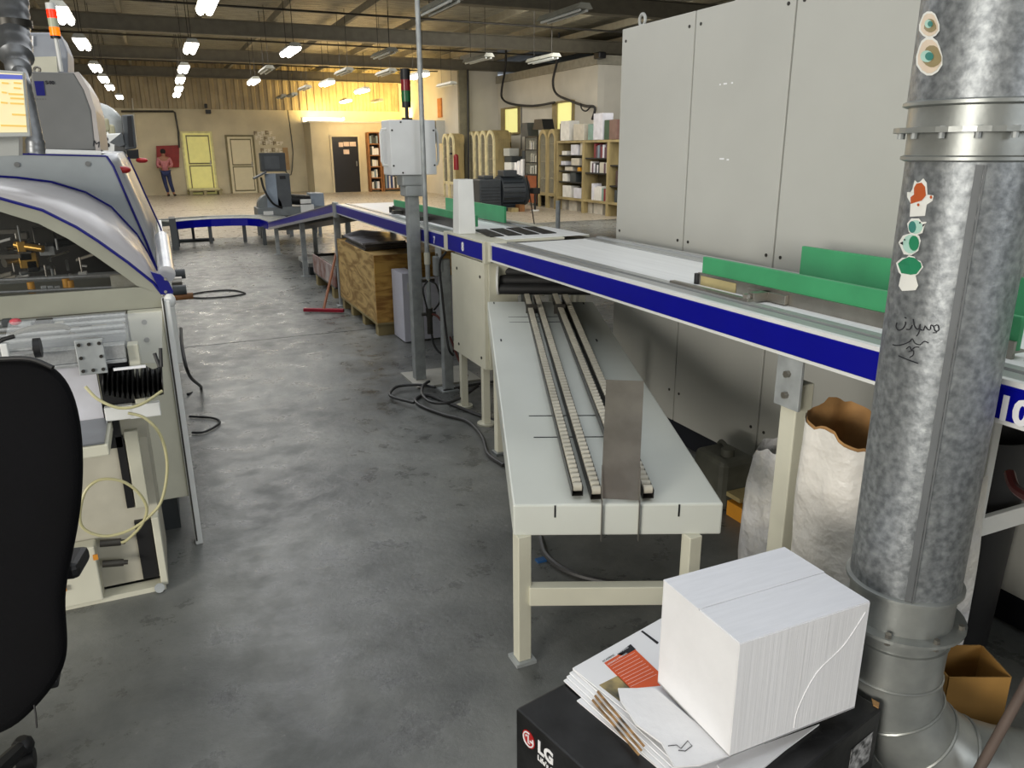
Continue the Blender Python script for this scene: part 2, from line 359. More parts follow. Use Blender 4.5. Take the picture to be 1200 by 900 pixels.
# =================================================================== NEAR RIGHT: big grey cabinet
t = thing('switchgear_cabinet', 'tall pale grey steel cabinet row with three smooth door panels behind the conveyor', 'cabinet', (2.75, 2.8, 0))
X0 = 2.5
MB().box(X0+.02, X0+.5, .4, 4.0, .13, 2.23).build('body', cab_paint, t, bevel=.004)
MB().box(X0+.03, X0+.45, .4, 3.98, 0, .13).build('plinth', mat('plinth_black', (24, 26, 34), .5), t)
for (a, c) in ((3.362, 4.02), (2.69, 3.352), (1.6, 2.68), (.4, 1.59)):
    d = MB().box(X0, X0+.02, a, c, .13, 2.235).build('door_panel', cab_paint, t, bevel=.003)
    s_ = MB()
    for yy in (a+.04, c-.04):
        for zz in (.3, 1.13, 2.17): s_.cyl((X0-.003, yy, zz), (X0, yy, zz), .008, seg=8)
    s_.build('screw', darksteel, d)
for px, py, w_ in ((850, 98, .012), (858, 97, .006), (844, 99, .005), (846, 186, .016), (853, 187, .008)):
    q = P(px, py, x=X0); MB().box(X0-.0012, X0, q.y-w_, q.y+w_, q.z-.004, q.z+.003).build('paint_chip', paper, t)
MB().tube([(X0+.07+.0*math.cos(a), 3.93+.028*math.cos(a), 2.275+.03*math.sin(a)) for a in [2*PI*i/16 for i in range(16)]], .009, closed=True).build('lifting_eye', grey_paint, t, smooth=True)
t = tag(MB().box(2.56, 2.9, 2.2, 3.15, 2.236, 2.5).build('equipment_box', cab_paint, bevel=.005), 'grey metal box standing on top of the tall steel cabinet', 'box')

# =================================================================== CONVEYOR (near section)
CX0, CX1 = 1.64, 2.34
def conveyor(name, label, y0, y1, ztop, leg_ys, group=None, legm=None):
    """level belt section running along Y between y0 < y1"""
    t = thing(name, label, 'conveyor', ((CX0+CX1)/2, (y0+y1)/2, 0), group)
    MB().box(CX0-.004, CX0+.012, y0+.03, y1-.03, ztop-.09, ztop-.012).build('blue_fascia', blue, t, bevel=.003)
    MB().box(CX0, CX0+.02, y0, y1, ztop-.012, ztop).box(CX0-.002, CX0+.02, y0, y1, ztop-.1, ztop-.09).build('white_edge_strip', white_paint, t)
    MB().box(CX0+.012, CX0+.03, y0, y1, ztop-.1, ztop-.012).box(CX0+.02, CX0+.085, y0, y1, ztop-.03, ztop-.004).box(CX0+.085, CX0+.10, y0, y1, ztop-.03, ztop-.012).box(CX0+.10, CX0+.135, y0, y1, ztop-.03, ztop-.001).build('side_rail', alum, t)
    MB().box(CX1-.03, CX1, y0, y1, ztop-.1, ztop+.004).box(CX1-.11, CX1-.03, y0, y1, ztop-.03, ztop-.004).build('side_rail', alum, t)
    MB().box(CX0+.137, CX1-.112, y0, y1, ztop-.028, ztop-.008).build('belt', belt, t)
    MB().box(CX0+.2, CX1-.1, y0, y1, ztop-.1, ztop-.04).build('underframe', darksteel, t)
    for ly in leg_ys:
        for lx in (CX0+.045, CX1-.05):
            lg = MB().box(lx-.032, lx+.032, ly-.032, ly+.032, .012, ztop-.18).build('leg', legm or cream, t, bevel=.004)
            MB().box(lx-.06, lx+.06, ly-.06, ly+.06, 0, .012).build('foot_plate', zinc, lg)
        m_ = MB().box(CX0+.001, CX0+.012, ly-.05, ly+.05, ztop-.255, ztop-.1)
        pl = m_.build('bracket_plate', zinc, t, bevel=.002)
        for bz in (ztop-.15, ztop-.215): MB().cyl((CX0-.012, ly, bz), (CX0+.002, ly, bz), .011, seg=6).build('bolt', steel, pl)
        MB().box(CX0+.08, CX1-.08, ly-.02, ly+.02, .3, .34).build('cross_brace', cream, t)
    return t
ZT = 1.108
cA = conveyor('belt_conveyor', 'long white belt conveyor with a blue side, in front of the tall grey cabinet', 1.13, 3.93, ZT, (1.655,))
MB().box(CX0-.006, CX0+.1, 3.925, 3.955, ZT-.105, ZT+.004).build('end_cap', cream, cA, bevel=.003)
# green side guides on steel angle
gp = [(1.86, 1.0), (1.86, 2.37)]
MB().box(1.862, 1.88, 1.15, 2.37, 1.12, 1.205).build('green_guide', green, cA, bevel=.002)
MB().box(1.852, 1.862, 1.15, 2.38, 1.085, 1.145).box(1.862, 1.9, 1.15, 2.37, 1.114, 1.12).build('guide_bracket', steel, cA)
MB().cyl((1.856, 2.385, 1.09), (1.856, 2.385, 1.14), .014, seg=12).build('guide_roller', black, cA)
MB().box(1.75, 1.775, 1.98, 2.42, 1.104, 1.116).box(1.775, 1.852, 1.98, 2.01, 1.104, 1.135).cyl((1.765, 2.0, 1.1), (1.765, 2.0, 1.13), .014, seg=8).box(1.835, 1.852, 1.9, 2.08, 1.104, 1.135).build('clamp_lever', steel, cA, bevel=.002)
MB().box(1.85, 1.8515, 2.16, 2.36, 1.09, 1.135).build('tape_patch', mat('tan_tape', (172, 158, 112), .6, var=.1), cA)
MB().box(2.262, 2.28, 1.15, 2.28, 1.1, 1.232).build('green_guide', green, cA, bevel=.002)
cB = conveyor('belt_conveyor', 'short belt conveyor end with the number 10, right of the galvanised pipe', -.3, 1.125, ZT+.004, (.1,))
MB().box(2.045, 2.08, 1.28, 1.315, 0, ZT-.1).build('leg', white_paint, cA, bevel=.004)
MB().box(2.08, 2.48, 1.285, 1.305, .50, .56).build('cross_brace', white_paint, cA, bevel=.003)
MB().box(CX0-.0055, CX0-.0042, .4, 1.095, ZT-.083, ZT-.012).build('number_panel', blue, cB)
text('number', '10', txt_white, cB, (CX0-.006, 1.028, ZT-.083), (0, -1, 0), (0, 0, 1), .076, bold=.003)
MB().box(1.862, 1.88, .1, 1.12, 1.12, 1.205).box(2.262, 2.28, .1, 1.12, 1.11, 1.232).build('green_guide', green, cB, bevel=.002)
MB().box(1.852, 1.862, .1, 1.12, 1.095, 1.145).build('guide_bracket', steel, cB)
MB().tube([(1.80, .98, 1.0), (1.8, .93, .88), (1.81, .98, .80), (1.86, 1.08, .78), (1.9, 1.13, .8)], .013, smooth=6).build('hose', mat('dark_red_hose', (74, 34, 34), .4), cB, smooth=True)

# module 8 ---------------------------------------------------------
t = thing('drive_module', 'cream conveyor drive cabinet with the blue plate numbered 8', 'machine', (1.9, 4.28, 0))
MB().box(CX0-.002, CX0+.02, 4.02, 4.56, .36, .985).build('cabinet_panel', cream, t, bevel=.002)
MB().box(CX0+.02, CX0+.2, 4.0, 4.55, .36, 1.0).build('cabinet_body', olive_grey, t, bevel=.003)
for yy in (4.08, 4.46):
    for zz in (.42, .9): MB().cyl((CX0-.006, yy, zz), (CX0-.001, yy, zz), .009, seg=8).build('screw', darksteel, t)
MB().box(CX0-.008, CX0+.02, 4.03, 4.60, 1.0, 1.095).build('blue_plate', blue, t, bevel=.002)
text('number', '8', txt_white, t, (CX0-.009, 4.35, 1.022), (0, -1, 0), (0, 0, 1), .070, bold=.003)
MB().box(CX0-.01, CX0+.5, 4.0, 4.60, 1.095, 1.108).build('top_plate', cream, t, bevel=.002)
MB().box(CX0-.012, CX0+.03, 3.985, 4.02, .985, 1.11).build('edge_cap', olive_grey, t, bevel=.004)
for yy, in ((4.08,), (4.45,)):
    lg = MB().box(CX0+.0, CX0+.04, yy-.02, yy+.02, .012, .36).build('leg', cream, t)
    MB().cyl((CX0+.02, yy, 0), (CX0+.02, yy, .012), .055, seg=20).build('foot_plate', cream, lg)
    lg = MB().box(CX1-.06, CX1-.02, yy-.02, yy+.02, 0, 1.0).build('leg', cream, t)
MB().box(CX0+.2, CX1, 4.0, 4.55, 1.0, 1.09).build('crossbeam', darksteel, t)
MB().box(CX0+.14, CX1-.02, 4.03, 4.60, 1.1085, 1.111).build('belt_strip', belt, t)
for i in range(4):
    xx = 1.80+.115*i
    MB().prism([(xx, 4.59, 1.1115), (xx+.09, 4.59, 1.1115), (xx+.035, 4.18, 1.1115), (xx-.055, 4.18, 1.1115)], (0, 0, .004)).build('black_pad', black, t)
a = V((1.72, 3.99, .84)); bq = V((2.17, 3.74, .84)); dv = (bq-a).normalized(); nn = V((-dv.y, dv.x, 0))
for i, (du, dz) in enumerate(((0, .0), (.03, .045), (.06, .09), (.13, .11), (.10, .02))):
    MB().cyl(a+nn*du+V((0,0,dz)), bq+nn*du+V((0,0,dz)), .032, seg=20).build('drive_roller', rubber, t, smooth=True)
ed_ = MB().cyl(a-dv*.016+nn*.03+V((0,0,.045)), a-dv*.004+nn*.03+V((0,0,.045)), .085, seg=28).build('end_disc', white_paint, t)
for k_ in range(7):
    a_ = PI*.5+PI*k_/6.5; p_ = a-dv*.017+nn*(.03+.068*math.cos(a_))+V((0,0,.045+.068*math.sin(a_))); MB().cyl(p_, p_+dv*.002, .004, seg=6).build('hole', black, ed_)
# tapered white post on the module
t = thing('sensor_post', 'white square metal post standing on top of drive module 8', 'post', (1.75, 4.42, 1.108))
c0 = V((1.70, 4.48, 1.108))
mb = MB(); mb.grid([[c0+V((sx_*w_, sy_*w_, z_)) for sx_, sy_ in ((-1,-1),(1,-1),(1,1),(-1,1))] for z_, w_ in ((0, .055), (.32, .047))], close_u=True)
mb.f += [(3,2,1,0), (4,5,6,7)]; mb.build('housing', white_paint, t, bevel=.004)

# mid section (7) -----------------------------------------------------
cC = conveyor('belt_conveyor', 'middle belt conveyor with the number 7, beyond the grey steel post', 4.66, 7.95, ZT-.02, (4.83,), legm=zinc)
MB().box(CX0-.01, CX0+.05, 4.61, 4.67, ZT-.12, ZT).build('end_cap', cream, cC, bevel=.004)
MB().box(CX0-.006, CX0-.004, 4.68, 5.0, ZT-.105, ZT-.03).build('number_panel', blue, cC)
text('number', '7', txt_white, cC, (CX0-.007, 4.88, ZT-.098), (0, -1, 0), (0, 0, 1), .065, bold=.002)
MB().box(1.862, 1.88, 4.7, 6.6, 1.12, 1.19).build('green_guide', green, cC, bevel=.002)
MB().box(1.85, 1.862, 4.7, 6.6, 1.06, 1.14).build('guide_bracket', darksteel, cC)
MB().cyl((1.84, 6.62, 1.07), (1.84, 6.62, 1.13), .016, seg=10).box(1.77, 1.85, 5.6, 5.66, 1.09, 1.12).box(1.77, 1.85, 6.3, 6.36, 1.09, 1.12).build('guide_clamp', darksteel, cC)
MB().box(2.262, 2.28, 5.15, 6.4, 1.09, 1.205).build('green_guide', green, cC, bevel=.002)
# support where the incline starts
MB().box(1.62, 1.66, 7.9, 8.02, .95, 1.1).build('joint_plate', zinc, cC, bevel=.003)


# incline section ---------------------------------------------------------
def seg_poly(y0, z0, y1, z1, d0, d1, x0, x1): # slanted bar between (y0,z0) and (y1,z1), offsets d0..d1 downwards
    return [[(x0, y0, z0-d0), (x0, y1, z1-d0), (x0, y1, z1-d1), (x0, y0, z0-d1)], (x1-x0, 0, 0)]
t = thing('incline_conveyor', 'sloping belt conveyor climbing from the floor level curve to the middle conveyor', 'conveyor', (1.99, 10.7, 0))
sl = (8.02, 1.085, 13.4, .47)
for nm, d0, d1, xa, xb, m_ in (('blue_fascia', .01, .085, 1.636, 1.65, blue), ('white_edge_strip', 0, .01, 1.63, 1.66, alum), ('side_rail', .086, .12, 1.63, 1.66, alum), ('side_rail', .0, .1, 2.31, 2.34, alum), ('belt', .012, .03, 1.66, 2.31, belt), ('underframe', .05, .14, 1.75, 2.25, darksteel)):
    p_, v_ = seg_poly(*sl, d0, d1, xa, xb); MB().prism(p_, v_).build(nm, m_, t)
for yy in (8.19, 10.4, 12.9):
    zt = 1.085+(yy-8.02)*(.47-1.085)/(13.4-8.02)-.12
    for lx in (1.69, 2.29):
        lg = MB().box(lx-.03, lx+.03, yy-.03, yy+.03, .01, zt).build('leg', zinc, t)
        MB().box(lx-.06, lx+.06, yy-.06, yy+.06, 0, .01).build('foot_plate', zinc, lg)
# curved section -----------------------------------------------------------
t = thing('curved_conveyor', 'low curved belt conveyor with a blue side across the end of the aisle', 'conveyor', (.9, 15.1, 0))
A_ = [P(205, 257.5, y=14.75), P(225, 256.8, y=14.95), P(247, 256.3, y=15.05), P(270, 256.5, y=15.02), P(290, 257.5, y=14.9), P(305, 259.5, y=14.6), P(313, 261, y=14.0)]
pts = [V((p.x, p.y, .43)) for p in A_]
def ribbon(z0, z1, off0, off1):
    rows = []
    for i, p in enumerate(pts):
        q = pts[max(0, i-1)]; r = pts[min(len(pts)-1, i+1)]; d = (r-q).normalized(); n_ = V((-d.y, d.x, 0))
        rows.append([p+n_*off0+V((0,0,z0)), p+n_*off1+V((0,0,z0)), p+n_*off1+V((0,0,z1)), p+n_*off0+V((0,0,z1))])
    m = MB().grid(rows, close_u=True); n = len(m.v); m.f += [(3,2,1,0), (n-4, n-3, n-2, n-1)]; return m
ribbon(-.13, 0, 0, .015).build('blue_fascia', blue, t)
ribbon(-.012, .006, .015, .42).build('belt', mat('grey_belt', (150, 154, 150), .5), t)
ribbon(-.1, .03, .42, .45).build('side_rail', alum, t)
for (px, py, yy) in ((209, 288, 14.75), (248, 285, 15.05), (288, 283, 14.95), (311, 284, 14.3)):
    q = P(px, py, y=yy)
    lg = MB().box(q.x-.03, q.x+.03, yy+.02, yy+.08, 0, .32).build('leg', dark_grey, t)
MB().cyl((.55, 15.5, .05), (.55, 15.5, .36), .025, seg=8).cyl((.2, 15.5, .03), (.9, 15.5, .03), .03, seg=8).build('centre_stand', dark_grey, t)
MB().box(.16, .26, 14.3, 14.8, .0, .52).build('end_bracket', dark_grey, t)

# =================================================================== SKATE WHEEL TABLE
FL = V((.874, 1.944, .5625)); FR = V((1.460, 1.682, .5625)); BL = V((1.60, 3.885, .795)); BR = V((2.13, 3.64, .79))
t = thing('roller_table', 'cream sheet metal table with four rows of white skate wheels', 'table', (1.5, 2.8, 0))
th = .105
top = [FL, FR, BR, BL]; bot = [p-V((0,0,th)) for p in top]
mb = MB().add(top+bot, [(0,1,2,3), (7,6,5,4), (0,4,5,1), (1,5,6,2), (2,6,7,3), (3,7,4,0)]); mb.build('table_top', mat('table_paint', (205, 208, 200), .38, var=.02, scale=3), t, bevel=.006)
uu = (FR-FL).normalized(); vv = ((BL-FL)).normalized(); nrm = uu.cross(vv).normalized(); WID = (FR-FL).length
def T(u, v, h=0): return FL*(1-u)*(1-v) + FR*u*(1-v) + BR*u*v + BL*(1-u)*v + nrm*h   # u across, v along, 0..1
sl_ = MB()
for (u, v) in ((.06, .985), (.9, .985), (.07, .70), (.83, .70)):
    sl_.obb(T(u, v, .0005), .007, .03, .002, uu, vv, nrm)
for v in (.215, .30): sl_.obb(T(.44, v, .0005), .37*WID*1.45, .004, .002, uu, vv, nrm)
for v in (.83, .87): sl_.obb(T(.42, v, .0005), .3, .003, .002, uu, vv, nrm)
ff = uu.cross(V((0,0,1))).normalized()
ff = -ff if ff.y > 0 else ff
for u in (.2, .79): sl_.obb(T(u, 0)+V((0,0,-.022))+ff*.0008, .005, .002, .04, uu, ff, (0,0,1))
sl_.build('slot', black, t)
# legs
def tleg(foot, topz, wdt=.045):
    lg = MB().box(foot[0]-wdt/2, foot[0]+wdt/2, foot[1]-wdt/2, foot[1]+wdt/2, .012, topz).build('leg', cream, t, bevel=.003)
    MB().box(foot[0]-.035, foot[0]+.035, foot[1]-.035, foot[1]+.035, 0, .012).build('foot_plate', zinc, lg)
q1 = P(604, 768, z=0); q1 = V((FL.x+.03, FL.y+.0, 0)); q2 = V((FL.x, FL.y, 0))+uu*(WID-.09)
tleg(q1, .46); tleg(q2, .46); tleg((1.55, 3.62), .66); tleg((2.06, 3.42), .66)
cbm = (q1+q2)/2; MB().obb((cbm.x, cbm.y, .25), (q2-q1).length-.045, .04, .065, uu, ff, (0,0,1)).build('stretcher', cream, t, bevel=.003)
# tracks
wheel_n = 0
wheels = []
def track(n0, f0, far_stop=1.0):
    """channel with skate wheels from near point n0 to far point f0"""
    d = (f0-n0); Ln = d.length; d = d.normalized(); side = d.cross(V((0,0,1))).normalized(); upv = side.cross(d)
    mid = (n0+f0)/2
    ch = MB().obb(mid-upv*.012, .0016, Ln, .028, side, d, upv)
    ch = MB().obb(mid-upv*.010-side*.0165, .0016, Ln, .03, side, d, upv).obb(mid-upv*.010+side*.0165, .0016, Ln, .03, side, d, upv).obb(mid-upv*.024, .033, Ln, .0016, side, d, upv)
    c = ch.build('wheel_track', darksteel, t)
    pitch = .0295; n = int(Ln/pitch)
    for i in range(n):
        p = n0+d*(pitch*(i+.5))
        wheels.append((c, p, side, p.y))
def tp(px, py, v): return P(px, py, y=v)
track(P(677, 573, z=.603), P(617, 346, y=3.86))
track(P(699, 577, z=.600), P(628.5, 346, y=3.84))
track(P(741, 573, z=.603), P(650, 345.5, y=3.74))
track(P(760, 576, z=.600), P(661.5, 345.5, y=3.72))
wheels.sort(key=lambda w_: w_[3])
rest = MB()
for i, (c, p, side, _) in enumerate(wheels):
    tgt = MB() if i < 96 else rest
    tgt.cyl(p-side*.0135, p+side*.0135, .0135, seg=14 if i < 96 else 8)
    if i < 96: tgt.build('wheel', roller_m, c, smooth=True)
ro = rest.build('far_wheels', roller_m, t, smooth=True); ro['kind'] = 'stuff'
# props under the far end of the tracks
for (px, y_) in ((623, 3.6), (656, 3.5)):
    q = P(px, 352, y=y_); MB().obb((q.x, q.y, q.z-.045), .06, .01, .05, uu, ff, (0,0,1)).build('track_support', darksteel, t)
# stop plate
pb = T(.57, .03, .004); 
sp0 = P(706, 585, y=pb.y+.02); 
bl = P(704, 584, z=.575); br = P(748, 586, z=.572); tl_ = bl+V((0,0,.0)); 
pv = (br-bl).normalized(); lean = V((-ff.x*.05, -ff.y*.05, 1)).normalized()
hh = .375
m_ = MB().add([bl, br, br+pv*.004+lean*hh, bl+pv*.008+lean*hh], [(0,1,2,3)])
m_.build('stop_plate', steel, t, solid=.002)
for pt in (bl, br):
    u_ = (pt-FL).dot(uu)
    e = FL+uu*u_
    MB().add([pt+V((0,0,.11)), pt+ff*.02+V((0,0,.0)), e+ff*.012+V((0,0,.02)), e+ff*.012+V((0,0,-.12)), e+ff*.002+V((0,0,-.12)), e+ff*.002+V((0,0,0.002)), pt+V((0,0,0.002))], [(0,1,2,3,4,5,6)]).build('stop_bracket', steel, t, solid=.003)

# =================================================================== CONTROL POST
t = thing('control_post', 'grey steel post with a white control box and a signal light on top', 'post', (1.6, 5.16, 0))
MB().box(1.5, 1.98, 4.95, 5.36, 0, .012).build('base_plate', mat('pale_plate', (170, 168, 158), .5), t)
MB().box(1.545, 1.622, 5.12, 5.2, .012, 1.3).build('post', zinc, t, bevel=.004)
MB().box(1.52, 1.66, 5.08, 5.22, 1.30, 1.37).box(1.50, 1.67, 5.08, 5.22, 1.37, 1.44).build('post_head', mat('post_head_grey', (160, 164, 164), .5), t, bevel=.01)
e = MB().box(1.425, 1.735, 5.06, 5.26, 1.44, 1.785).build('enclosure', mat('enclosure_white', (226, 228, 228), .4, var=.02), t, bevel=.006)
for xx, zz in ((1.44, 1.5), (1.44, 1.72), (1.72, 1.5), (1.72, 1.72), (1.5, 1.455), (1.5, 1.77)):
    MB().cyl((xx, 5.055, zz), (xx, 5.06, zz), .006, seg=8).build('screw', darksteel, e)
for s_, xx in ((-1, 1.425), (1, 1.735)):
    MB().tube([(xx, 5.14, 1.73), (xx+s_*.03, 5.14, 1.725), (xx+s_*.04, 5.14, 1.70), (xx+s_*.04, 5.14, 1.53), (xx+s_*.03, 5.14, 1.505), (xx, 5.14, 1.5)], .009).build('handle', white_paint, t, smooth=True)
st = MB().cyl((1.575, 5.16, 1.785), (1.575, 5.16, 1.80), .035, seg=16).cyl((1.575, 5.16, 1.8), (1.575, 5.16, 1.87), .012, seg=12).cyl((1.575, 5.16, 1.865), (1.575, 5.16, 1.90), .029, seg=20).build('signal_stem', black, t, smooth=True)
MB().cyl((1.575, 5.16, 2.035), (1.575, 5.16, 2.10), .032, seg=20).build('signal_cap', black, t, smooth=True)
MB().cyl((1.575, 5.16, 1.90), (1.575, 5.16, 1.967), .031, seg=20).build('green_lens', greenlamp, t, smooth=True)
MB().cyl((1.575, 5.16, 1.968), (1.575, 5.16, 2.035), .031, seg=20).build('red_lens', redlamp, t, smooth=True)
# compressed air pipe
t = thing('air_pipe', 'thin grey vertical air pipe with a valve and hoses, in front of the control box', 'pipe', (1.615, 4.98, .5))
MB().cyl((1.615, 4.97, .56), (1.615, 4.97, 4.75), .0155, seg=12).build('pipe', zinc, t, smooth=True)
MB().cyl((1.615, 4.97, .86), (1.615, 4.97, .94), .021, seg=12).build('sleeve', cream, t, smooth=True)
MB().cyl((1.615, 4.97, .50), (1.615, 4.97, .56), .024, seg=12).cyl((1.615, 4.97, .38), (1.615, 4.97, .5), .02, seg=12).cyl((1.56, 4.97, .52), (1.66, 4.97, .52), .012, seg=8).build('valve', darksteel, t, smooth=True)
MB().box(1.57, 1.66, 4.96, 4.98, .74, .76).build('clamp', darksteel, t)
MB().tube([(1.62, 4.95, .38), (1.63, 4.93, .3), (1.67, 4.88, .25), (1.73, 4.8, .29), (1.74, 4.75, .4)], .008, smooth=6).build('hose', rubber, t, smooth=True)
MB().tube([(1.63, 4.95, .52), (1.66, 4.9, .5), (1.70, 4.8, .38), (1.72, 4.7, .25), (1.75, 4.62, .15)], .008, smooth=6).build('hose', mat('red_hose', (90, 40, 36), .5), t, smooth=True)
MB().tube([(1.62, 4.96, .75), (1.66, 4.93, .72), (1.67, 4.9, .62), (1.64, 4.94, .55)], .006, smooth=6).tube([(1.61, 4.96, .75), (1.57, 4.95, .7), (1.585, 4.95, .6), (1.6, 4.96, .55)], .006, smooth=6).build('thin_hose', rubber, t, smooth=True)
# hanging cable at leg 7
t = tag(MB().tube([(1.625, 4.62, .98), (1.61, 4.7, .9), (1.612, 4.68, .7), (1.615, 4.63, .45), (1.62, 4.6, .35), (1.66, 4.64, .3)], .008, smooth=6).build('black_cable', rubber, smooth=True), 'black cable hanging down from the conveyor joint beside number 7', 'cable')
t = tag(MB().box(1.612, 1.648, 4.79, 4.86, .80, .93).build('switch_box', mat('switch_grey', (120, 124, 124), .5), bevel=.008), 'small grey switch box on the conveyor leg behind the air pipe', 'switch')

# floor cables -------------------------------------------------------------
def floor_path(pix, z=.012): return [P(a, c, z=z) for a, c in pix]
tag(MB().tube(floor_path([(590, 545), (572, 532), (565, 512), (548, 494), (520, 486), (494, 476), (487, 468), (500, 463), (520, 470), (560, 486), (585, 494)]), .011, smooth=6).build('floor_cable', cable_m, smooth=True), 'grey cable curving along the floor towards the leg of the roller table', 'cable')
tag(MB().tube(floor_path([(485, 472), (462, 466), (457, 461), (466, 453), (490, 451), (510, 454)], .034), .010, smooth=6).build('floor_cable', cable_m, smooth=True), 'outer loop of grey cable on the floor around the foot of the control post', 'cable')
tag(MB().tube(floor_path([(503, 447), (496, 452), (495, 462), (505, 471), (524, 472), (542, 465), (560, 452)], .055), .010, smooth=6).build('floor_cable', cable_m, smooth=True), 'small upright coil of grey cable in front of the control post base plate', 'cable')
tag(MB().tube(floor_path([(520, 458), (560, 450), (590, 446)], .012), .010, smooth=6).build('floor_cable', cable_m, smooth=True), 'straight run of cable on the floor behind the drive module feet', 'cable')
tag(MB().tube(floor_path([(634, 630), (640, 650), (662, 668), (700, 680), (745, 686), (800, 690)], .014), .013, smooth=6).build('floor_cable', cable_m, smooth=True), 'thick dark hose lying on the floor under the roller table', 'hose')
tag(MB().tube(floor_path([(215, 344), (228, 349), (262, 348), (284, 345), (286, 343), (270, 340), (240, 342), (215, 347)], .01), .009, smooth=6).build('floor_cable', rubber, smooth=True), 'thin black cable loop on the aisle floor beside the big machine', 'cable')
tag(MB().tube([P(212, 385, y=4.9), P(214, 410, y=4.4), P(222, 440, y=4.3), P(236, 455, z=.01), P(220, 462, z=.01)], .009, smooth=6).build('machine_cable', rubber, smooth=True), 'black cable hanging down the side of the big machine', 'cable')
tag(MB().tube(floor_path([(222, 488), (250, 490), (257, 496), (240, 506), (225, 507)], .01), .007, smooth=6).build('floor_cable', rubber, smooth=True), 'black cable loop on the floor at the corner of the big machine', 'cable')
tag(MB().box(1.22, 1.26, 2.47, 2.5, 0, .008).build('blue_scrap', mat('blue_scrap', (30, 80, 130), .5)), 'small blue scrap of plastic on the floor under the roller table', 'scrap')

# =================================================================== CRATE & NEIGHBOURS
t = thing('plywood_crate', 'large plywood crate on a wooden pallet under the conveyor', 'crate', (2.1, 7.3, 0))
cx0, cx1, cy0, cy1 = 1.665, 2.55, 6.62, 8.12
MB().box(cx0, cx0+.02, cy0+.02, cy1-.02, .12, .72).build('side_panel', wood, t)
MB().box(cx0, cx1, cy0, cy0+.02, .12, .72).build('end_panel', wood2, t)
MB().box(cx1-.02, cx1, cy0+.02, cy1-.02, .12, .72).build('side_panel', wood, t)
MB().box(cx0, cx1, cy1-.02, cy1, .12, .72).build('end_panel', wood2, t)
MB().box(cx0+.02, cx1-.02, cy0+.02, cy1-.02, .70, .715).build('lid', wood, t)
pl = MB().box(cx0, cx1, cy0, cy1, .1, .12).build('pallet_deck', pine, t)
for yy in (cy0+.02, cy0+.52, cy0+1.0, cy1-.12):
    MB().box(cx0+.01, cx1-.01, yy, yy+.1, 0, .1).build('pallet_block', pine, t)
def stack(name, pix, z, n, dz, m, label, cat, jitter=.02, group=None):
    pts = [P(a, c, z=z) for a, c in pix]
    for i in range(n):
        off = V((random.uniform(-jitter, jitter), random.uniform(-jitter, jitter), 0))
        mb = MB().prism([p+off+V((0, 0, i*dz)) for p in pts], (0, 0, dz*.85))
        tag(mb.build(name, m if not isinstance(m, list) else m[i % len(m)]), label if not isinstance(label, list) else label[i], cat, group)
sheetg = mat('dark_sheet', (78, 74, 70), .35, var=.15); sheetw = mat('silver_sheet', (190, 190, 196), .3, rgb2=(90, 86, 84), scale=5)
stack('metal_sheet', [(405, 283), (428, 294), (478, 290), (470, 281), (425, 277)], .722, 4, .018, [sheetg, sheetg, sheetg, sheetw],
      ['dark sheet lying directly on the lid of the plywood crate', 'second dark sheet of the pile on the plywood crate', 'third dark sheet of the pile on the plywood crate', 'crumpled silver sheet topmost on the pile on the plywood crate'], 'sheet', .02)
# white board
t = thing('cardboard_sheet', 'white cardboard sheet standing against the end of the plywood crate', 'panel', (1.85, 6.35, 0))
MB().box(1.81, 1.93, 6.27, 6.60, .01, .60).build('side_face', mat('white_lilac', (214, 214, 226), .6, var=.02), t)
MB().box(1.935, 2.45, 6.30, 6.33, .01, .55).build('front_face', mat('white_lilac', (214, 214, 226)), t)
MB().box(1.85, 1.88, 6.262, 6.27, .45, .52).build('sticker', white_paint, t)
# broom
t = thing('floor_squeegee', 'red floor squeegee with a wooden handle leaning on the plywood crate', 'squeegee', (1.45, 8.0, 0))
a = P(356, 363, z=.03); c = P(403, 364, z=.03)
MB().obb((a+c)/2, (c-a).length, .04, .035, (c-a), V((0,0,1)).cross(c-a), (0,0,1)).build('head', maroon, t, bevel=.005)
MB().cyl((a+c)/2+V((.0, .0, .01)), (1.68, 8.25, .58), .014, seg=10).build('handle', handle_w, t, smooth=True)
# junk under the incline
t = thing('metal_scrap_bin', 'rusty red and grey metal bin full of scrap beyond the plywood crate', 'bin', (1.95, 9.3, 0))
MB().box(1.70, 2.3, 8.55, 9.85, .12, .14).build('bottom', darksteel, t)
MB().box(1.70, 1.72, 8.55, 9.85, .14, .36).build('side_panel', mat('rusty_side', (128, 82, 70), .7, rgb2=(190, 180, 176), scale=5), t)
MB().box(2.28, 2.3, 8.55, 9.85, .14, .36).box(1.72, 2.28, 8.55, 8.57, .14, .36).box(1.72, 2.28, 9.83, 9.85, .14, .36).build('wall', darksteel, t)
MB().box(1.72, 2.0, 8.6, 9.5, .34, .37).build('cover_board', mat('grey_board', (140, 136, 126), .7), t)
for yy in (8.65, 9.6): MB().box(1.7, 2.3, yy, yy+.12, 0, .12).build('pallet_block', pine, t)
for i in range(7):
    a = V((random.uniform(1.9, 2.2), 8.7+.14*i, .38)); 
    tag(MB().tube([a, a+V((random.uniform(-.2, .1), random.uniform(-.04, .04), random.uniform(.03, .12))), a+V((random.uniform(-.15, .15), random.uniform(-.04, .04), random.uniform(.02, .1)))], .014, smooth=4).build('scrap_rod', darksteel, smooth=True), 'dark bent scrap rod, %s from the near end of the rusty metal bin' % ['first', 'second', 'third', 'fourth', 'fifth', 'sixth', 'last'][i], 'scrap', 'scrap pieces in the metal bin')
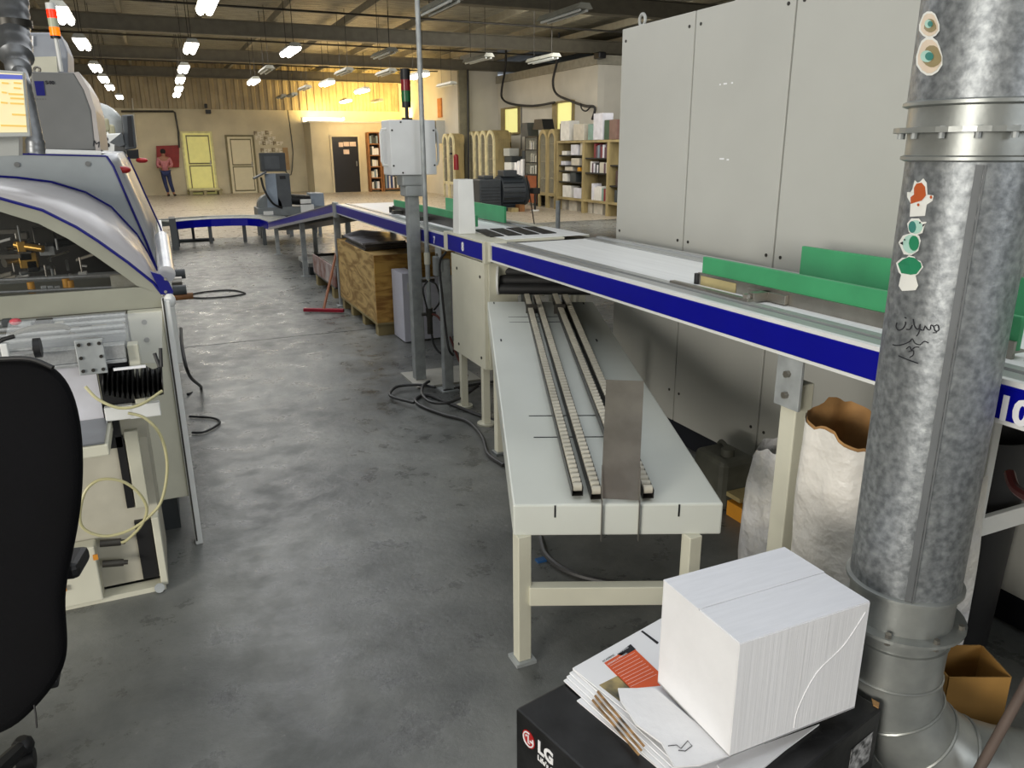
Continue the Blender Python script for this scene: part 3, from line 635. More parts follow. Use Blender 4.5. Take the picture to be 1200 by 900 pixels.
t = tag(MB().box(1.75, 2.07, 10.5, 11.3, .10, .16).build('white_tray', mat('pale_tray', (176, 176, 172), .6, var=.1), bevel=.01), 'pale folded cloth on a low dark box under the sloping conveyor', 'tray')
t = tag(MB().box(1.76, 2.06, 10.5, 11.3, 0, .098).build('low_box', dark_grey, bevel=.01), 'low dark box on the floor beside the leg of the sloping conveyor', 'box')
t = thing('dark_trolley', 'dark metal trolley frame standing behind the sloping conveyor', 'trolley', (3.0, 11.0, 0))
MB().box(2.45, 3.6, 10.6, 10.7, .34, .40).box(2.45, 3.6, 11.5, 11.6, .34, .4).box(2.45, 2.52, 10.7, 11.5, .34, .4).box(3.53, 3.6, 10.7, 11.5, .34, .4).build('top_frame', dark_grey, t)
MB().box(2.5, 3.55, 10.65, 11.55, .12, .2).build('lower_deck', darksteel, t)
for xx in (2.5, 3.53):
    for yy in (10.63, 11.53): MB().box(xx-.03, xx+.03, yy-.03, yy+.03, 0, .34).build('leg', dark_grey, t)

# =================================================================== GREY KIOSK MACHINE (behind the incline)
t = thing('packing_machine', 'grey machine with a monitor and round guard behind the sloping conveyor', 'machine', (2.6, 15.6, 0))
kg = mat('kiosk_grey', (112, 118, 120), .5, var=.05); kg2 = mat('kiosk_grey_dark', (78, 82, 86), .5, var=.05); kb = mat('kiosk_bluegrey', (140, 152, 166), .5, var=.04)
MB().box(1.95, 2.36, 15.2, 15.6, .35, 1.18).build('column_cabinet', kg2, t, bevel=.01)
MB().box(1.9, 2.1, 15.18, 15.2, .5, 1.18).build('column_face', kb, t)
MB().box(2.17, 2.28, 15.185, 15.2, 1.08, 1.14).build('black_window', black, t)
MB().box(1.86, 2.32, 15.25, 15.45, 1.22, 1.56).build('monitor', dark_grey, t, bevel=.01)
MB().box(1.93, 2.2, 15.235, 15.25, 1.27, 1.5).build('monitor_back', kg2, t)
MB().obb((1.80, 15.1, 1.16), .26, .25, .03, (1,0,.5), (0,1,0)).build('keyboard_tray', kg2, t)
MB().cyl((1.95, 15.2, .58), (1.95, 15.5, .58), .22, seg=24).build('round_guard', kg, t, smooth=True)
MB().box(1.70, 2.95, 15.1, 15.7, .40, .56).build('base_frame', kg, t, bevel=.01)
MB().box(1.80, 1.98, 15.085, 15.1, .43, .5).box(2.5, 2.75, 15.085, 15.1, .43, .6).box(2.5, 2.7, 15.06, 15.1, .62, .7).build('white_label', white_paint, t)
MB().box(2.72, 2.98, 15.2, 15.6, .3, .8).build('side_cabinet', kb, t, bevel=.01)
MB().cyl((2.3, 15.3, .70), (2.75, 15.3, .66), .1, seg=16).build('motor', black, t, smooth=True)
for xx in (1.75, 2.3, 2.85): MB().box(xx-.03, xx+.03, 15.15, 15.21, 0, .4).box(xx-.03, xx+.03, 15.6, 15.66, 0, .4).build('leg', kg, t)
t.location.y += .0
MB().tube([(1.82, 15.1, 1.12), (1.85, 15.05, .9), (1.98, 15.05, .65), (2.15, 15.1, .55)], .02, smooth=5).build('cable', black, t, smooth=True)

t.location += V((.03, .42, 0))
# =================================================================== BOTTOM RIGHT: BOXES, PIPE, BAGS
ZL = .38
LA = P(604, 830, z=ZL); LB = P(687, 905, z=ZL); LR = P(1034, 829, z=ZL)
ex = (LR-LA); eyv = (LB-LA)
# rectangle: corner A, long side direction d1 towards the right back corner, short side d2 towards the viewer
d2 = V((.22, -.975, 0)).normalized(); d1 = V((.975, .22, 0)).normalized()
# solve so that right corner LR lies on the far right front corner
wd = (LR-LA).dot(d1); dp = (LR-LA).dot(d2)
t = thing('black_carton', 'black cardboard television carton with a red and white logo, under the white carton', 'box', (LA.x+.3, LA.y-.2, 0))
A0 = LA; B0 = LA+d1*wd; C0 = LA+d1*wd+d2*dp; D0 = LA+d2*dp
MB().prism([V((p.x, p.y, 0)) for p in (A0, D0, C0, B0)], (0, 0, ZL)).build('carton_body', lgblack, t, bevel=.006)
sd = -d1  # left face normal
wpt = A0+d2*(dp*.5)
# logo on the left face (reading towards the viewer)
def onface(u, z, off=.0012): return A0+d2*u+V((0,0,z-ZL))-d1*off
lg = MB().cyl(onface(.05, .33, .0), onface(.05, .33, .0015), .022, seg=28).build('logo_disc', red, t)
ringp = [onface(.05+.0175*math.cos(a_), .33+.0175*math.sin(a_), .002) for a_ in [PI*.42+1.75*PI*i/20 for i in range(21)]]
MB().tube(ringp, .0018, seg=6).tube([onface(.05+.0175, .33, .002), onface(.056, .33, .002)], .0018, seg=6).tube([onface(.05, .342, .002), onface(.05, .322, .002), onface(.056, .322, .002)], .0018, seg=6).cyl(onface(.043, .337, .001), onface(.043, .337, .003), .0028, seg=8).build('logo_lines', txt_white, lg)
text('logo_letters', 'LG', txt_white, t, onface(.083, .322, .001), d2, (0, 0, 1), .044, bold=.0018)
text('slogan', "Life's Good", txt_white, t, onface(.083, .300, .001), d2, (0, 0, 1), .019, bold=.0006)
MB().prism([C0-d1*.12+V((0,0,-.05))+d2*.001, C0-d1*.03+V((0,0,-.05))+d2*.001, C0-d1*.03+V((0,0,-.13))+d2*.001, C0-d1*.12+V((0,0,-.13))+d2*.001], d2*.0008).build('shipping_label', mat('label_grey', (190, 190, 190), .5, scale=60, rgb2=(60, 60, 60)), t)
MB().prism([C0+V((-.012,0,.0005)), C0+V((.004,.012,.0005)), C0+V((.0,.03,.0005)), C0+V((-.015,.012,.0005))], (0,0,.002)).build('torn_corner', kraft, t)

# brochures (each sheet a thing) on the black carton
def sheet(name, pix, z, m, label, cat='brochure', th=.004, group=None):
    pts = [P(a, c, z=z) for a, c in pix]
    return tag(MB().prism(pts, (0, 0, th)).build(name, m), label, cat, group)
z = ZL+.002
base = [(671, 786), (801, 706), (900, 800), (800, 905)]
shiftp = [(-8, 8), (-4, 4), (0, 0)]
bl_ = ['lowest white brochure sheet on the black carton', 'second white brochure sheet on the black carton', 'third white brochure sheet on the black carton', 'fourth white brochure sheet on the black carton']
sheet('paper_sheet', [(676, 822), (760, 770), (905, 880), (800, 925)], ZL+.001, paper, 'white sheet with barcode marks under the brochure pile on the black carton', 'sheet', .003)
for i in range(4):
    k_ = 3-i
    sheet('brochure', [(671-k_*3.5, 785+k_*4.5), (790-k_*3, 718+k_*3), (880, 800+k_*4), (795-k_*6, 899+k_*2)], ZL+.005+i*.0045, paper, bl_[i], 'brochure', .0035)
tb = thing('brochure', 'top brochure with an orange print block, beside the white carton', 'brochure', P(750, 800, z=ZL+.024))
zt = ZL+.024
def flat(nm, pix, m, zz, par=None, th=.0006): return MB().prism([P(a, c, z=zz) for a, c in pix], (0, 0, th)).build(nm, m, par or tb)
flat('page', [(671, 784), (792, 716), (870, 805), (790, 880)], paper, zt, th=.003)
zz = zt+.0032
flat('orange_block', [(708, 777), (741, 758), (785, 800), (780, 803), (738, 807)], orange_p, zz)
flat('black_block', [(723, 767), (739, 755), (745, 761), (731, 769)], ink, zz)
flat('photo_print', [(702, 803), (724, 792), (740, 808), (726, 822)], mat('photo_print', (70, 74, 70), .4, scale=20, rgb2=(180, 160, 110)), zz)
flat('black_bar', [(751, 740), (753, 739), (772, 753), (770, 755)], ink, zz)
fl_lines = MB()
for i in range(9):
    a = P(714+3.0*i, 781.5+3.0*i-.5, z=zz+.0007); c = P(746+3.2*i, 763.5+3.2*i, z=zz+.0007); fl_lines.tube([a.lerp(c, .03), a.lerp(c, .93)], .0004, seg=4)
fl_lines.build('print_lines', txt_white, tb)
pa = P(709, 779, z=zz+.0008); pb_ = P(741, 760, z=zz+.0008); dx_ = (pb_-pa).normalized()
text('title', 'LISTENING & SPEAKING', txt_white, tb, pa+dx_*.004+V((0,0,1)).cross(dx_)*-.006, dx_, V((0,0,1)).cross(dx_), .0066, depth=.0001)
text('title', 'ACADEMIC', ink, tb, P(707, 776, z=zz+.0008), dx_, V((0,0,1)).cross(dx_), .0085, depth=.0001)
text('title', 'PROGRESS', txt_white, tb, P(724, 766.5, z=zz+.0008), dx_, V((0,0,1)).cross(dx_), .0085, depth=.0001)
for i in range(3):
    m_ = mat('photo_strip', (196, 150, 92), .4, scale=30, rgb2=(60, 56, 50))
    tag(MB().prism([P(699-i*3+a, 811+i*5+c, z=ZL+.0245-.0045*i) for a, c in ((0, 0), (2, -2), (57, 63), (55, 65))], (0, 0, .0006)).build('photo_strip', m_), ['upper', 'middle', 'lower'][i]+' photo strip along the fanned brochure edges on the black carton', 'print')
# flattened white board flap with a torn edge
ob = sheet('cardboard_flap', [(768, 808), (724, 808), (727, 822), (745, 850), (775, 872), (790, 900), (820, 898), (858, 885)], ZL+.036, white, 'loose white cardboard flap with a pen scribble, below the white carton', 'cardboard', .004)
tag(MB().tube([P(a, c, z=ZL+.0412) for a, c in ((783, 874), (793, 873), (798, 877), (806, 868), (811, 874), (803, 880), (795, 879))], .0008, seg=5).build('pen_scribble', ink), 'small pen scribble on the loose white cardboard flap', 'writing')
sheet('paper_sheet', [(840, 898), (862, 886), (960, 850), (920, 880), (890, 905), (850, 910)], ZL+.002, paper, 'white paper sticking out under the near edge of the white carton', 'sheet', .004)
# white carton
zb = ZL+.042
wA = P(855, 887, z=zb); 
t = thing('white_carton', 'white corrugated cardboard carton on top of the brochures', 'box', (wA.x+.16, wA.y+.13, zb))
BX0, BY0 = wA.x, wA.y
tp_ = P(869, 755, y=BY0); BH = tp_.z-zb
rgt = P(1015, 703, z=zb+BH); lft = P(773, 682, z=zb+BH)
BX1 = rgt.x; BY1 = (lft.y+.0)
for y_ in (BY0, BY1-.004): MB().box(BX0, BX1, y_, y_+.004, zb, zb+BH).build('ribbed_side', flute, t)
for x_ in (BX0, BX1-.004): MB().box(x_, x_+.004, BY0+.004, BY1-.004, zb, zb+BH).build('smooth_side', white, t)
ym = BY0+(BY1-BY0)*.50
MB().box(BX0+.001, BX1-.001, BY0+.001, ym-.0008, zb+BH, zb+BH+.003).build('top_flap', flute if False else mat('white_card_top', (234, 235, 240), .55, var=.012, scale=18, stretch=(.6, 6, 1), bump=.06, bscale=40), t)
MB().box(BX0-.001, BX1+.001, ym+.0008, BY1-.001, zb+BH+.001, zb+BH+.004).build('top_flap', mat('white_card_top', (232, 233, 240)), t)
MB().box(BX0, BX1, BY0, BY1, zb-.001, zb+.002).build('bottom', white, t)
MB().tube([(BX1-.01, BY0-.0006, zb+BH-.02), (BX1-.06, BY0-.0008, zb+BH*.68), (BX1-.13, BY0-.0008, zb+BH*.5), (BX1-.17, BY0-.0006, zb+BH*.22), (BX1-.175, BY0-.0006, zb+.01)], .0009, smooth=4, seg=6).build('crease', white, t, smooth=True)

# galvanised duct pipe ------------------------------------------------------
pc = P(1098, 440, x=1.475); PX, PY = 1.475, pc.y
R = .117
t = thing('duct_pipe', 'large galvanised steel duct pipe with stickers, standing in front of the conveyor', 'pipe', (PX, PY, 0))
def zz_at(py):   # height on the pipe's front for a pixel row
    r = V((PX, PY, 0)); dirn = V((PX, PY)).normalized() if False else V((PX, PY, 0)).normalized()
    c = V((PX, PY, 0))-dirn*R
    lo, hi = -1, 4
    for _ in range(50):
        m = (lo+hi)/2; v = V((c.x, c.y, m))-CAM; y = 450-F*v.dot(UP)/v.dot(fwd)
        if y > py: lo = m
        else: hi = m
    return lo
z1 = zz_at(118); z2 = zz_at(151); z3 = zz_at(190); z4 = zz_at(705); z5 = zz_at(748); z6 = zz_at(765); z7 = zz_at(812)
MB().lathe((PX, PY, 0), [(R+.012, z1+.004), (R+.012, 4.70)]).build('upper_tube', galv, t, smooth=True)
def bead(z_, r_, h=.012): return [(r_, z_-h/2), (r_+h*.6, z_-h*.25), (r_+h*.6, z_+h*.25), (r_, z_+h/2)]
MB().lathe((PX, PY, 0), [(R+.004, z3)]+bead(z3+.006, R+.004)+[(R+.004, z2)]+[(R+.008, z2), (R+.008, z1-.006)]+bead(z1, R+.012)).build('collar', galv2, t, smooth=True)
fl1 = MB().lathe((PX, PY, 0), [(R, z2-.005), (R+.03, z2-.005), (R+.03, z2+.005), (R, z2+.005)], cap=False).build('flange', galv2, t)
for k_ in range(14):
    a_ = 2*PI*k_/14+.2; MB().cyl((PX+(R+.017)*math.cos(a_), PY+(R+.017)*math.sin(a_), z2-.016), (PX+(R+.017)*math.cos(a_), PY+(R+.017)*math.sin(a_), z2+.006), .006, seg=8).build('bolt', zinc, fl1)
MB().lathe((PX, PY, 0), [(R, z4), (R, zz_at(330)), (R+.001, zz_at(331)), (R+.001, z3)]).build('main_tube', galv, t, smooth=True)
aj = math.atan2(-PY, -PX)+.12
MB().obb((PX+(R+.001)*math.cos(aj), PY+(R+.001)*math.sin(aj), (z4+z3)/2), .013, .003, z3-z4-.01, (-math.sin(aj), math.cos(aj), 0), (math.cos(aj), math.sin(aj), 0), (0,0,1)).obb((PX+(R+.003)*math.cos(aj+.08), PY+(R+.003)*math.sin(aj+.08), (z4+z3)/2), .003, .004, z3-z4-.01, (-math.sin(aj), math.cos(aj), 0), (math.cos(aj), math.sin(aj), 0), (0,0,1)).build('seam', mat('seam_grey', (112, 115, 117), .45, .5), t)
RL = R-.006
MB().lathe((PX, PY, 0), [(RL, z7)]+[(RL+.002, z6-.01)]+bead(z6-.012, RL, .008)+[(RL+.002, z5)]+[(RL+.002, z4-.012)]+bead(z4-.002, R, .014)).build('lower_collar', galv2, t, smooth=True)
fl2 = MB().lathe((PX, PY, 0), [(RL, z5-.004), (RL+.03, z5-.004), (RL+.03, z5+.004), (RL, z5+.004)], cap=False).build('flange', galv2, t)
for k_ in range(8):
    a_ = 2*PI*k_/8+math.atan2(-PY, -PX)-.1; MB().cyl((PX+(RL+.018)*math.cos(a_), PY+(RL+.018)*math.sin(a_), z5-.014), (PX+(RL+.018)*math.cos(a_), PY+(RL+.018)*math.sin(a_), z5+.014), .007, seg=6).build('bolt', steel, fl2)
# segmented elbow turning away to the right
ed = V((.80, -.60, 0)); segs = 4; rb = .27
def ering(k, rr=RL):
    th_ = (PI/2)*k/segs; c = V((PX, PY, z7))+ed*(rb*(1-math.cos(th_)))+V((0,0,-rb*math.sin(th_)))
    nrm_ = V((0,0,-1))*math.cos(th_)+ed*math.sin(th_); sd_ = ed.cross(V((0,0,1))).normalized(); u_ = sd_.cross(nrm_)
    return [c+(sd_*math.cos(2*PI*j/36)+u_*math.sin(2*PI*j/36))*rr for j in range(36)], c, nrm_
for k_ in range(segs):
    MB().grid([ering(k_)[0], ering(k_+1)[0]], close_u=True).build('elbow_segment', galv2, t, smooth=True)
    MB().tube(ering(k_, RL+.001)[0], .004, closed=True, seg=6).build('elbow_seam', galv2, t, smooth=True)
c4, n4 = ering(segs)[1], ering(segs)[2]
MB().cyl(c4, c4+ed*.5, RL, seg=36).build('floor_tube', galv2, t, smooth=True)
# stickers: curved patches on the pipe
def stick(nm, pix, m, rr, par=t, thick=.0006):
    """polygon given in pixels, projected on the cylinder of radius rr"""
    vs = []
    for (a, c) in pix:
        r = RT*(a-600)+UP*(450-c)+fwd*F
        A2 = r.x*r.x+r.y*r.y; B2 = -2*(r.x*PX+r.y*PY); C2 = PX*PX+PY*PY-rr*rr
        D = B2*B2-4*A2*C2
        tt = (-B2-math.sqrt(max(D, 0)))/(2*A2); vs.append(CAM+r*tt)
    c = sum(vs, V((0,0,0)))/len(vs); k_ = (rr/((V((c.x-PX, c.y-PY)).length)))
    c = V((PX+(c.x-PX)*k_, PY+(c.y-PY)*k_, c.z))
    n = len(vs); mb = MB(); mb.v = vs+[c]; mb.f = [(i, (i+1) % n, n) for i in range(n)]
    return mb.build(nm, m, par)
def blob(cx, cy_, rx, ry, n=14, rot=0, wob=0):
    return [(cx+math.cos(rot)*rx*math.cos(a)*(1+wob*math.sin(3*a))-math.sin(rot)*ry*math.sin(a), cy_+math.sin(rot)*rx*math.cos(a)*(1+wob*math.sin(3*a))+math.cos(rot)*ry*math.sin(a)) for a in [2*PI*i/n for i in range(n)]]
swhite = mat('sticker_white', (232, 232, 226), .4, var=0); sorange = mat('sticker_orange', (186, 88, 42), .4, var=0); sgreen = mat('sticker_green', (38, 132, 92), .4, var=0); smint = mat('sticker_mint', (176, 214, 200), .4, var=0); steal = mat('sticker_teal', (60, 130, 120), .4, var=0); stan = mat('sticker_tan', (150, 136, 100), .4, var=0); scream = mat('sticker_cream', (224, 206, 184), .4, var=0)
RU = R+.0125
o = stick('sticker', blob(1089, 29, 12, 16, wob=.12), swhite, RU+.0012); o['label'] = 'uppermost shell sticker'
stick('print', blob(1089, 29, 10, 13.5, wob=.12), scream, RU+.0018, o); stick('print', blob(1090, 30, 7, 8, wob=.15), stan, RU+.0024, o); stick('print', blob(1088, 28, 4.5, 5), smint, RU+.003, o); stick('print', blob(1090, 28, 3, 3.5), steal, RU+.0036, o)
o = stick('sticker', blob(1089, 66, 15.5, 23, wob=.1), swhite, RU+.0012); o['label'] = 'larger shell sticker below it'
stick('print', blob(1089, 66, 13.5, 20, wob=.1), scream, RU+.0018, o); stick('print', blob(1092, 66, 11, 13, wob=.12), stan, RU+.0024, o); stick('print', blob(1086, 66, 7.5, 7), smint, RU+.003, o); stick('print', blob(1089, 66, 5, 5), steal, RU+.0036, o)
RM = R+.0015
o = stick('sticker', [(1069,222),(1072,211),(1075,214),(1078,213),(1082,209),(1086,214),(1087,228),(1094,229),(1093,235),(1086,240),(1084,253),(1066,254),(1067,238),(1063,231),(1063,225),(1067,225)], swhite, RM+.001); o['label'] = 'orange and white carrot sticker'
stick('print', [(1071,220),(1074,215),(1080,214),(1084,219),(1085,229),(1080,235),(1067,239),(1067,231),(1071,228)], sorange, RM+.0016, o); stick('print', blob(1091, 231, 1.5, 2), sorange, RM+.0016, o); stick('print', blob(1076, 240, 1.5, 1.8), sorange, RM+.0016, o)
o = stick('sticker', [(1063,262),(1068,256),(1077,256),(1080,260),(1086,260),(1083,266),(1081,273),(1073,276),(1065,272)], swhite, RM+.001); o['label'] = 'upper bird sticker'
stick('print', blob(1073, 266, 8, 8), smint, RM+.0016, o); stick('print', blob(1069, 266, 4.5, 7), steal, RM+.0022, o); stick('print', blob(1078, 261, .9, 1.1), ink, RM+.0028, o); stick('print', [(1081,263),(1085,262),(1081,266)], ink, RM+.0028, o)
o = stick('sticker', [(1053,284),(1058,276),(1068,273),(1077,276),(1079,282),(1076,294),(1068,299),(1059,298),(1056,291)], swhite, RM+.001); o['label'] = 'lower bird sticker'
stick('print', blob(1067, 286, 9.5, 11), smint, RM+.0016, o); stick('print', blob(1071, 285, 6, 9), sgreen, RM+.0022, o); stick('print', blob(1060, 281, .9, 1.1), ink, RM+.0028, o); stick('print', [(1058,283),(1054,285),(1058,287)], ink, RM+.0028, o)
o = stick('sticker', [(1050,308),(1057,302),(1062,302),(1065,299),(1072,301),(1073,304),(1079,306),(1082,313),(1076,321),(1073,323),(1076,335),(1073,340),(1057,341),(1053,335),(1056,322),(1053,319)], swhite, RM+.001); o['label'] = 'green and white vegetable sticker'
stick('print', [(1052,309),(1058,304),(1065,301),(1071,302),(1079,308),(1080,313),(1074,321),(1067,322),(1056,320)], sgreen, RM+.0016, o)
# handwriting
def pen(strokes, rr, name='handwriting'):
    mb = MB()
    for s_ in strokes:
        vs = []
        for (a, c) in s_:
            r = RT*(a-600)+UP*(450-c)+fwd*F
            A2 = r.x*r.x+r.y*r.y; B2 = -2*(r.x*PX+r.y*PY); C2 = PX*PX+PY*PY-rr*rr
            tt = (-B2-math.sqrt(max(B2*B2-4*A2*C2, 0)))/(2*A2); vs.append(CAM+r*tt)
        mb.tube(vs, .0011, seg=5, smooth=3)
    return mb.build(name, ink, t)
pen([[(1051,378),(1050,383),(1053,387),(1058,385),(1061,380),(1061,377)], [(1060,372),(1062,373)], [(1062,386),(1066,386),(1069,381)], [(1070,374),(1072,383),(1076,386),(1078,380),(1077,389),(1074,394)], [(1078,386),(1082,387),(1084,382),(1087,386),(1090,386),(1091,381),(1094,383),(1096,388),(1100,387),(1099,381),(1095,382)], [(1093,390),(1098,390)],
     [(1046,404),(1052,405),(1060,403),(1066,400),(1069,397),(1072,402),(1078,404),(1083,400),(1088,402)], [(1062,409),(1066,406),(1068,410),(1072,407),(1077,407)], [(1065,412),(1070,411),(1070,416),(1066,419)], [(1053,417),(1062,421),(1076,426)]], R+.002)

# bags ------------------------------------------------------------------------
def bag(name, label, cat, cx, cy, w0, d0, h, m, wob=.02, torn=None, parts=None, seed=1, top=.9, lean=(0, 0)):
    rnd = random.Random(seed); n = 44; rows = []; K = 14
    ph = [rnd.uniform(0, 6.28) for _ in range(8)]
    for i in range(K+1):
        f = i/K; row = []
        bul = 1-.10*(1-f)**6+.06*math.sin(f*PI)-(1-top)*f
        for k_ in range(n):
            a = 2*PI*k_/n
            sq = (abs(math.cos(a))**4+abs(math.sin(a))**4)**-.25
            ww = 1+wob*(math.sin(3*a+ph[0]+f*5)+.7*math.sin(7*a+ph[1]-f*9)+.5*math.sin(11*a+ph[2]+f*14))*(.4+f)
            zz_ = f*h
            if i == K: zz_ += (.035*math.sin(a)+.010*math.sin(3*a+ph[3])+.006*math.sin(7*a+ph[4])+.003*math.sin(17*a)) if torn else .4*(.03*math.sin(2*a+ph[3])+.02*math.sin(5*a+ph[4]))
            row.append(V((cx+w0/2*math.cos(a)*sq*bul*ww+lean[0]*f, cy+d0/2*math.sin(a)*sq*bul*ww+lean[1]*f, zz_)))
        rows.append(row)
    t = thing(name, label, cat, (cx, cy, 0))
    mb = MB().grid(rows, close_u=True); mb.f.append(tuple(range(n))[::-1])
    mb.build('outer_skin', m, t, smooth=True)
    inn = [[V((cx+lean[0]*i/K+(p.x-cx-lean[0]*i/K)*.97, cy+lean[1]*i/K+(p.y-cy-lean[1]*i/K)*.97, p.z+(.0 if i < K else .008))) for p in rows[i]] for i in range(6, K+1)]
    mi = MB().grid(inn, close_u=True); mi.f.append(tuple(range(n))[::-1])
    mi.build('inner_lining' if torn else 'fold', torn or m, t, smooth=True)
    return t
b1 = bag('paper_sack', 'tall white paper sack with brown lining, open at the top, behind the duct pipe', 'bag', 1.745, 1.45, .25, .24, .85, bagwhite, torn=kraft, seed=3, lean=(-.045, 0))
b2 = bag('plastic_sack', 'half hidden white plastic sack behind the conveyor leg', 'bag', 2.03, 2.03, .25, .22, .52, plasticbag, wob=.03, seed=5, top=.72)
b3 = bag('plastic_sack', 'white plastic sack to the right of the duct pipe, on the floor', 'bag', 1.945, 1.27, .13, .11, .72, plasticbag, wob=.03, seed=8, top=.8)
# jerry can
t = thing('jerry_can', 'old dusty plastic jerry can on the floor behind the roller table', 'canister', (2.25, 2.62, 0))
jm = mat('dusty_can', (84, 84, 74), .6, var=.15)
MB().box(2.17, 2.36, 2.52, 2.74, 0, .25).build('can_body', jm, t, bevel=.03)
MB().cyl((2.24, 2.58, .25), (2.24, 2.58, .285), .03, seg=16).build('cap', jm, t, smooth=True)
MB().tube([(2.27, 2.62, .245), (2.28, 2.64, .268), (2.3, 2.7, .268), (2.3, 2.72, .245)], .010, smooth=4).build('handle', jm, t, smooth=True)
t = thing('wooden_pallet', 'small wooden pallet with an orange block, on the floor beside the dusty jerry can', 'pallet', (2.3, 2.3, 0))
for k_, yy in enumerate((2.18, 2.30, 2.42)): MB().box(2.19, 2.48, yy, yy+.09, .09, .11).build('deck_board', pine, t)
MB().box(2.19, 2.23, 2.19, 2.5, 0.0, .07).build('orange_block', mat('orange_wood', (206, 140, 40), .6), t)
MB().box(2.42, 2.46, 2.19, 2.5, 0, .088).build('block', pine, t)
# right side: open cardboard box, bin, stick
t = thing('open_carton', 'open brown cardboard box on the floor at the right edge, behind the duct elbow', 'box', (1.98, .98, 0))
q = P(1112, 793, z=.28); q2 = P(1184, 793, z=.28)
bx0, bx1, by0, by1 = 1.76, 1.96, .83, 1.0
ctr = (q+q2)/2
u1 = (q2-q).normalized(); u2 = V((-u1.y, u1.x, 0)); wB = (q2-q).length
def wall_(a, c): MB().prism([V((a.x, a.y, 0)), V((c.x, c.y, 0)), V((c.x, c.y, .28)), V((a.x, a.y, .28))], ((c-a).normalized().cross(V((0,0,1))))*.004).build('side', cardbrown, t)
c1_, c2_, c3_, c4_ = q, q2, q2+u2*.13, q+u2*.13
for a, c in ((c1_, c2_), (c2_, c3_), (c3_, c4_), (c4_, c1_)): wall_(a, c)
MB().prism([V((p.x, p.y, 0)) for p in (c1_, c2_, c3_, c4_)], (0, 0, .004)).build('bottom', cardbrown, t)
t = thing('waste_bin', 'dark round waste bin under the numbered conveyor at the right edge', 'bin', (2.30, 1.43, 0))
MB().lathe((2.30, 1.465, 0), [(.115, 0), (.135, .72), (.142, .72), (.142, .74), (.13, .74), (.11, .05)], cap=True).build('bucket', rubber, t, smooth=True)
a = P(1150, 905, z=.25); c = P(1210, 785, z=.5)
tag(MB().cyl(P(1140, 915, z=.22), P(1215, 780, z=.5), .011, seg=10).build('wooden_stick', mat('old_stick', (92, 78, 70), .7, var=.1), smooth=True), 'thin brown stick leaning at the lower right corner in front of the duct elbow', 'stick')

# =================================================================== OFFICE CHAIR (left foreground)
t = thing('office_chair', 'black fabric office chair seen from behind in the left foreground', 'chair', (-.62, 1.84, 0))
# backrest outline in pixels at a depth of 1.5
def Pd(px, py, d): return CAM + (RT*(px-600)+UP*(450-py)+fwd*F)*(d/F)
out = [(-150, 440), (-60, 420), (0, 418), (40, 418), (68, 428), (88, 455), (98, 500), (100, 555), (95, 610), (84, 660), (76, 700), (81, 745), (80, 775), (66, 805), (30, 845), (0, 865), (-80, 880), (-160, 870), (-200, 700), (-200, 520)]
def chairpt(px, py, off):
    f = (py-418)/450; d = 1.46+.10*f + off
    return Pd(px, py, d)
cc = (-50, 640)
rows = []
for sc_, off in ((.0, -.015), (.5, -.012), (.85, -.004), (.97, .008), (1.0, .03), (.97, .055), (.85, .068), (.5, .07)):
    rows.append([chairpt(cc[0]+(a-cc[0])*sc_, cc[1]+(c-cc[1])*sc_, off) for a, c in out])
mb = MB().grid(rows, close_u=True); mb.f.append(tuple(range(7*len(out), 8*len(out))))
o = mb.build('backrest', blackfab, t, smooth=True); o.modifiers.new('sub', 'SUBSURF').levels = 2; o.modifiers['sub'].render_levels = 2
top_ = [chairpt(a, c, .012) for a, c in ((-100, 436), (-40, 424), (0, 421), (36, 421), (62, 431))]
MB().tube(top_, .005, smooth=5).build('piping', black, t, smooth=True)
MB().box(-.85, -.35, 1.72, 2.18, .46, .54).build('seat', blackfab, t, bevel=.03)
ar = chairpt(96, 664, .09)
MB().obb(ar+V((-.045, .03, 0)), .10, .09, .036, (1, -.2, 0), (.2, 1, 0)).build('armrest', black, t, bevel=.012)
MB().box(ar.x-.12, ar.x-.09, ar.y+.03, ar.y+.06, .5, ar.z-.01).box(-.40, ar.x-.09, ar.y+.03, ar.y+.2, .48, .50).build('armrest_support', black, t, bevel=.005)
MB().cyl((-.62, 1.84, .1), (-.62, 1.84, .46), .03, seg=14).build('gas_column', black, t, smooth=True)
MB().obb((-.6, 1.75, .48), .06, .3, .03).build('back_bar', black, t)
for k_ in range(5):
    a_ = 2*PI*k_/5+math.radians(66); e_ = V((-.62+.27*math.cos(a_), 1.84+.27*math.sin(a_), .075))
    lg = MB().tube([(-.62, 1.84, .12), e_], [.03, .02], seg=8).build('base_arm', black, t, smooth=True)
    MB().cyl(e_+V((-.02, 0, -.047)), e_+V((.02, 0, -.047)), .028, seg=14).ball(e_, .028, n=10).build('castor', black, lg, smooth=True)
tag(MB().tube([Pd(40, 826, 1.56), Pd(42, 838, 1.56), Pd(43, 853, 1.56)], .002, seg=6).build('loose_strap', black), 'thin black strap end hanging below the office chair backrest', 'strap')

# =================================================================== LEFT MACHINE
t = thing('binding_machine', 'big cream and grey production machine with an arched glass hood on the left', 'machine', (-.9, 5, 0))
MLEFT = -2.2
# rear body: base box
MB().box(MLEFT, -.012, 3.31, 7.4, .22, 1.0).build('base_body', olive_grey, t, bevel=.006)
MB().box(MLEFT, -.08, 3.42, 7.3, 0, .22).build('plinth', dark_grey, t)
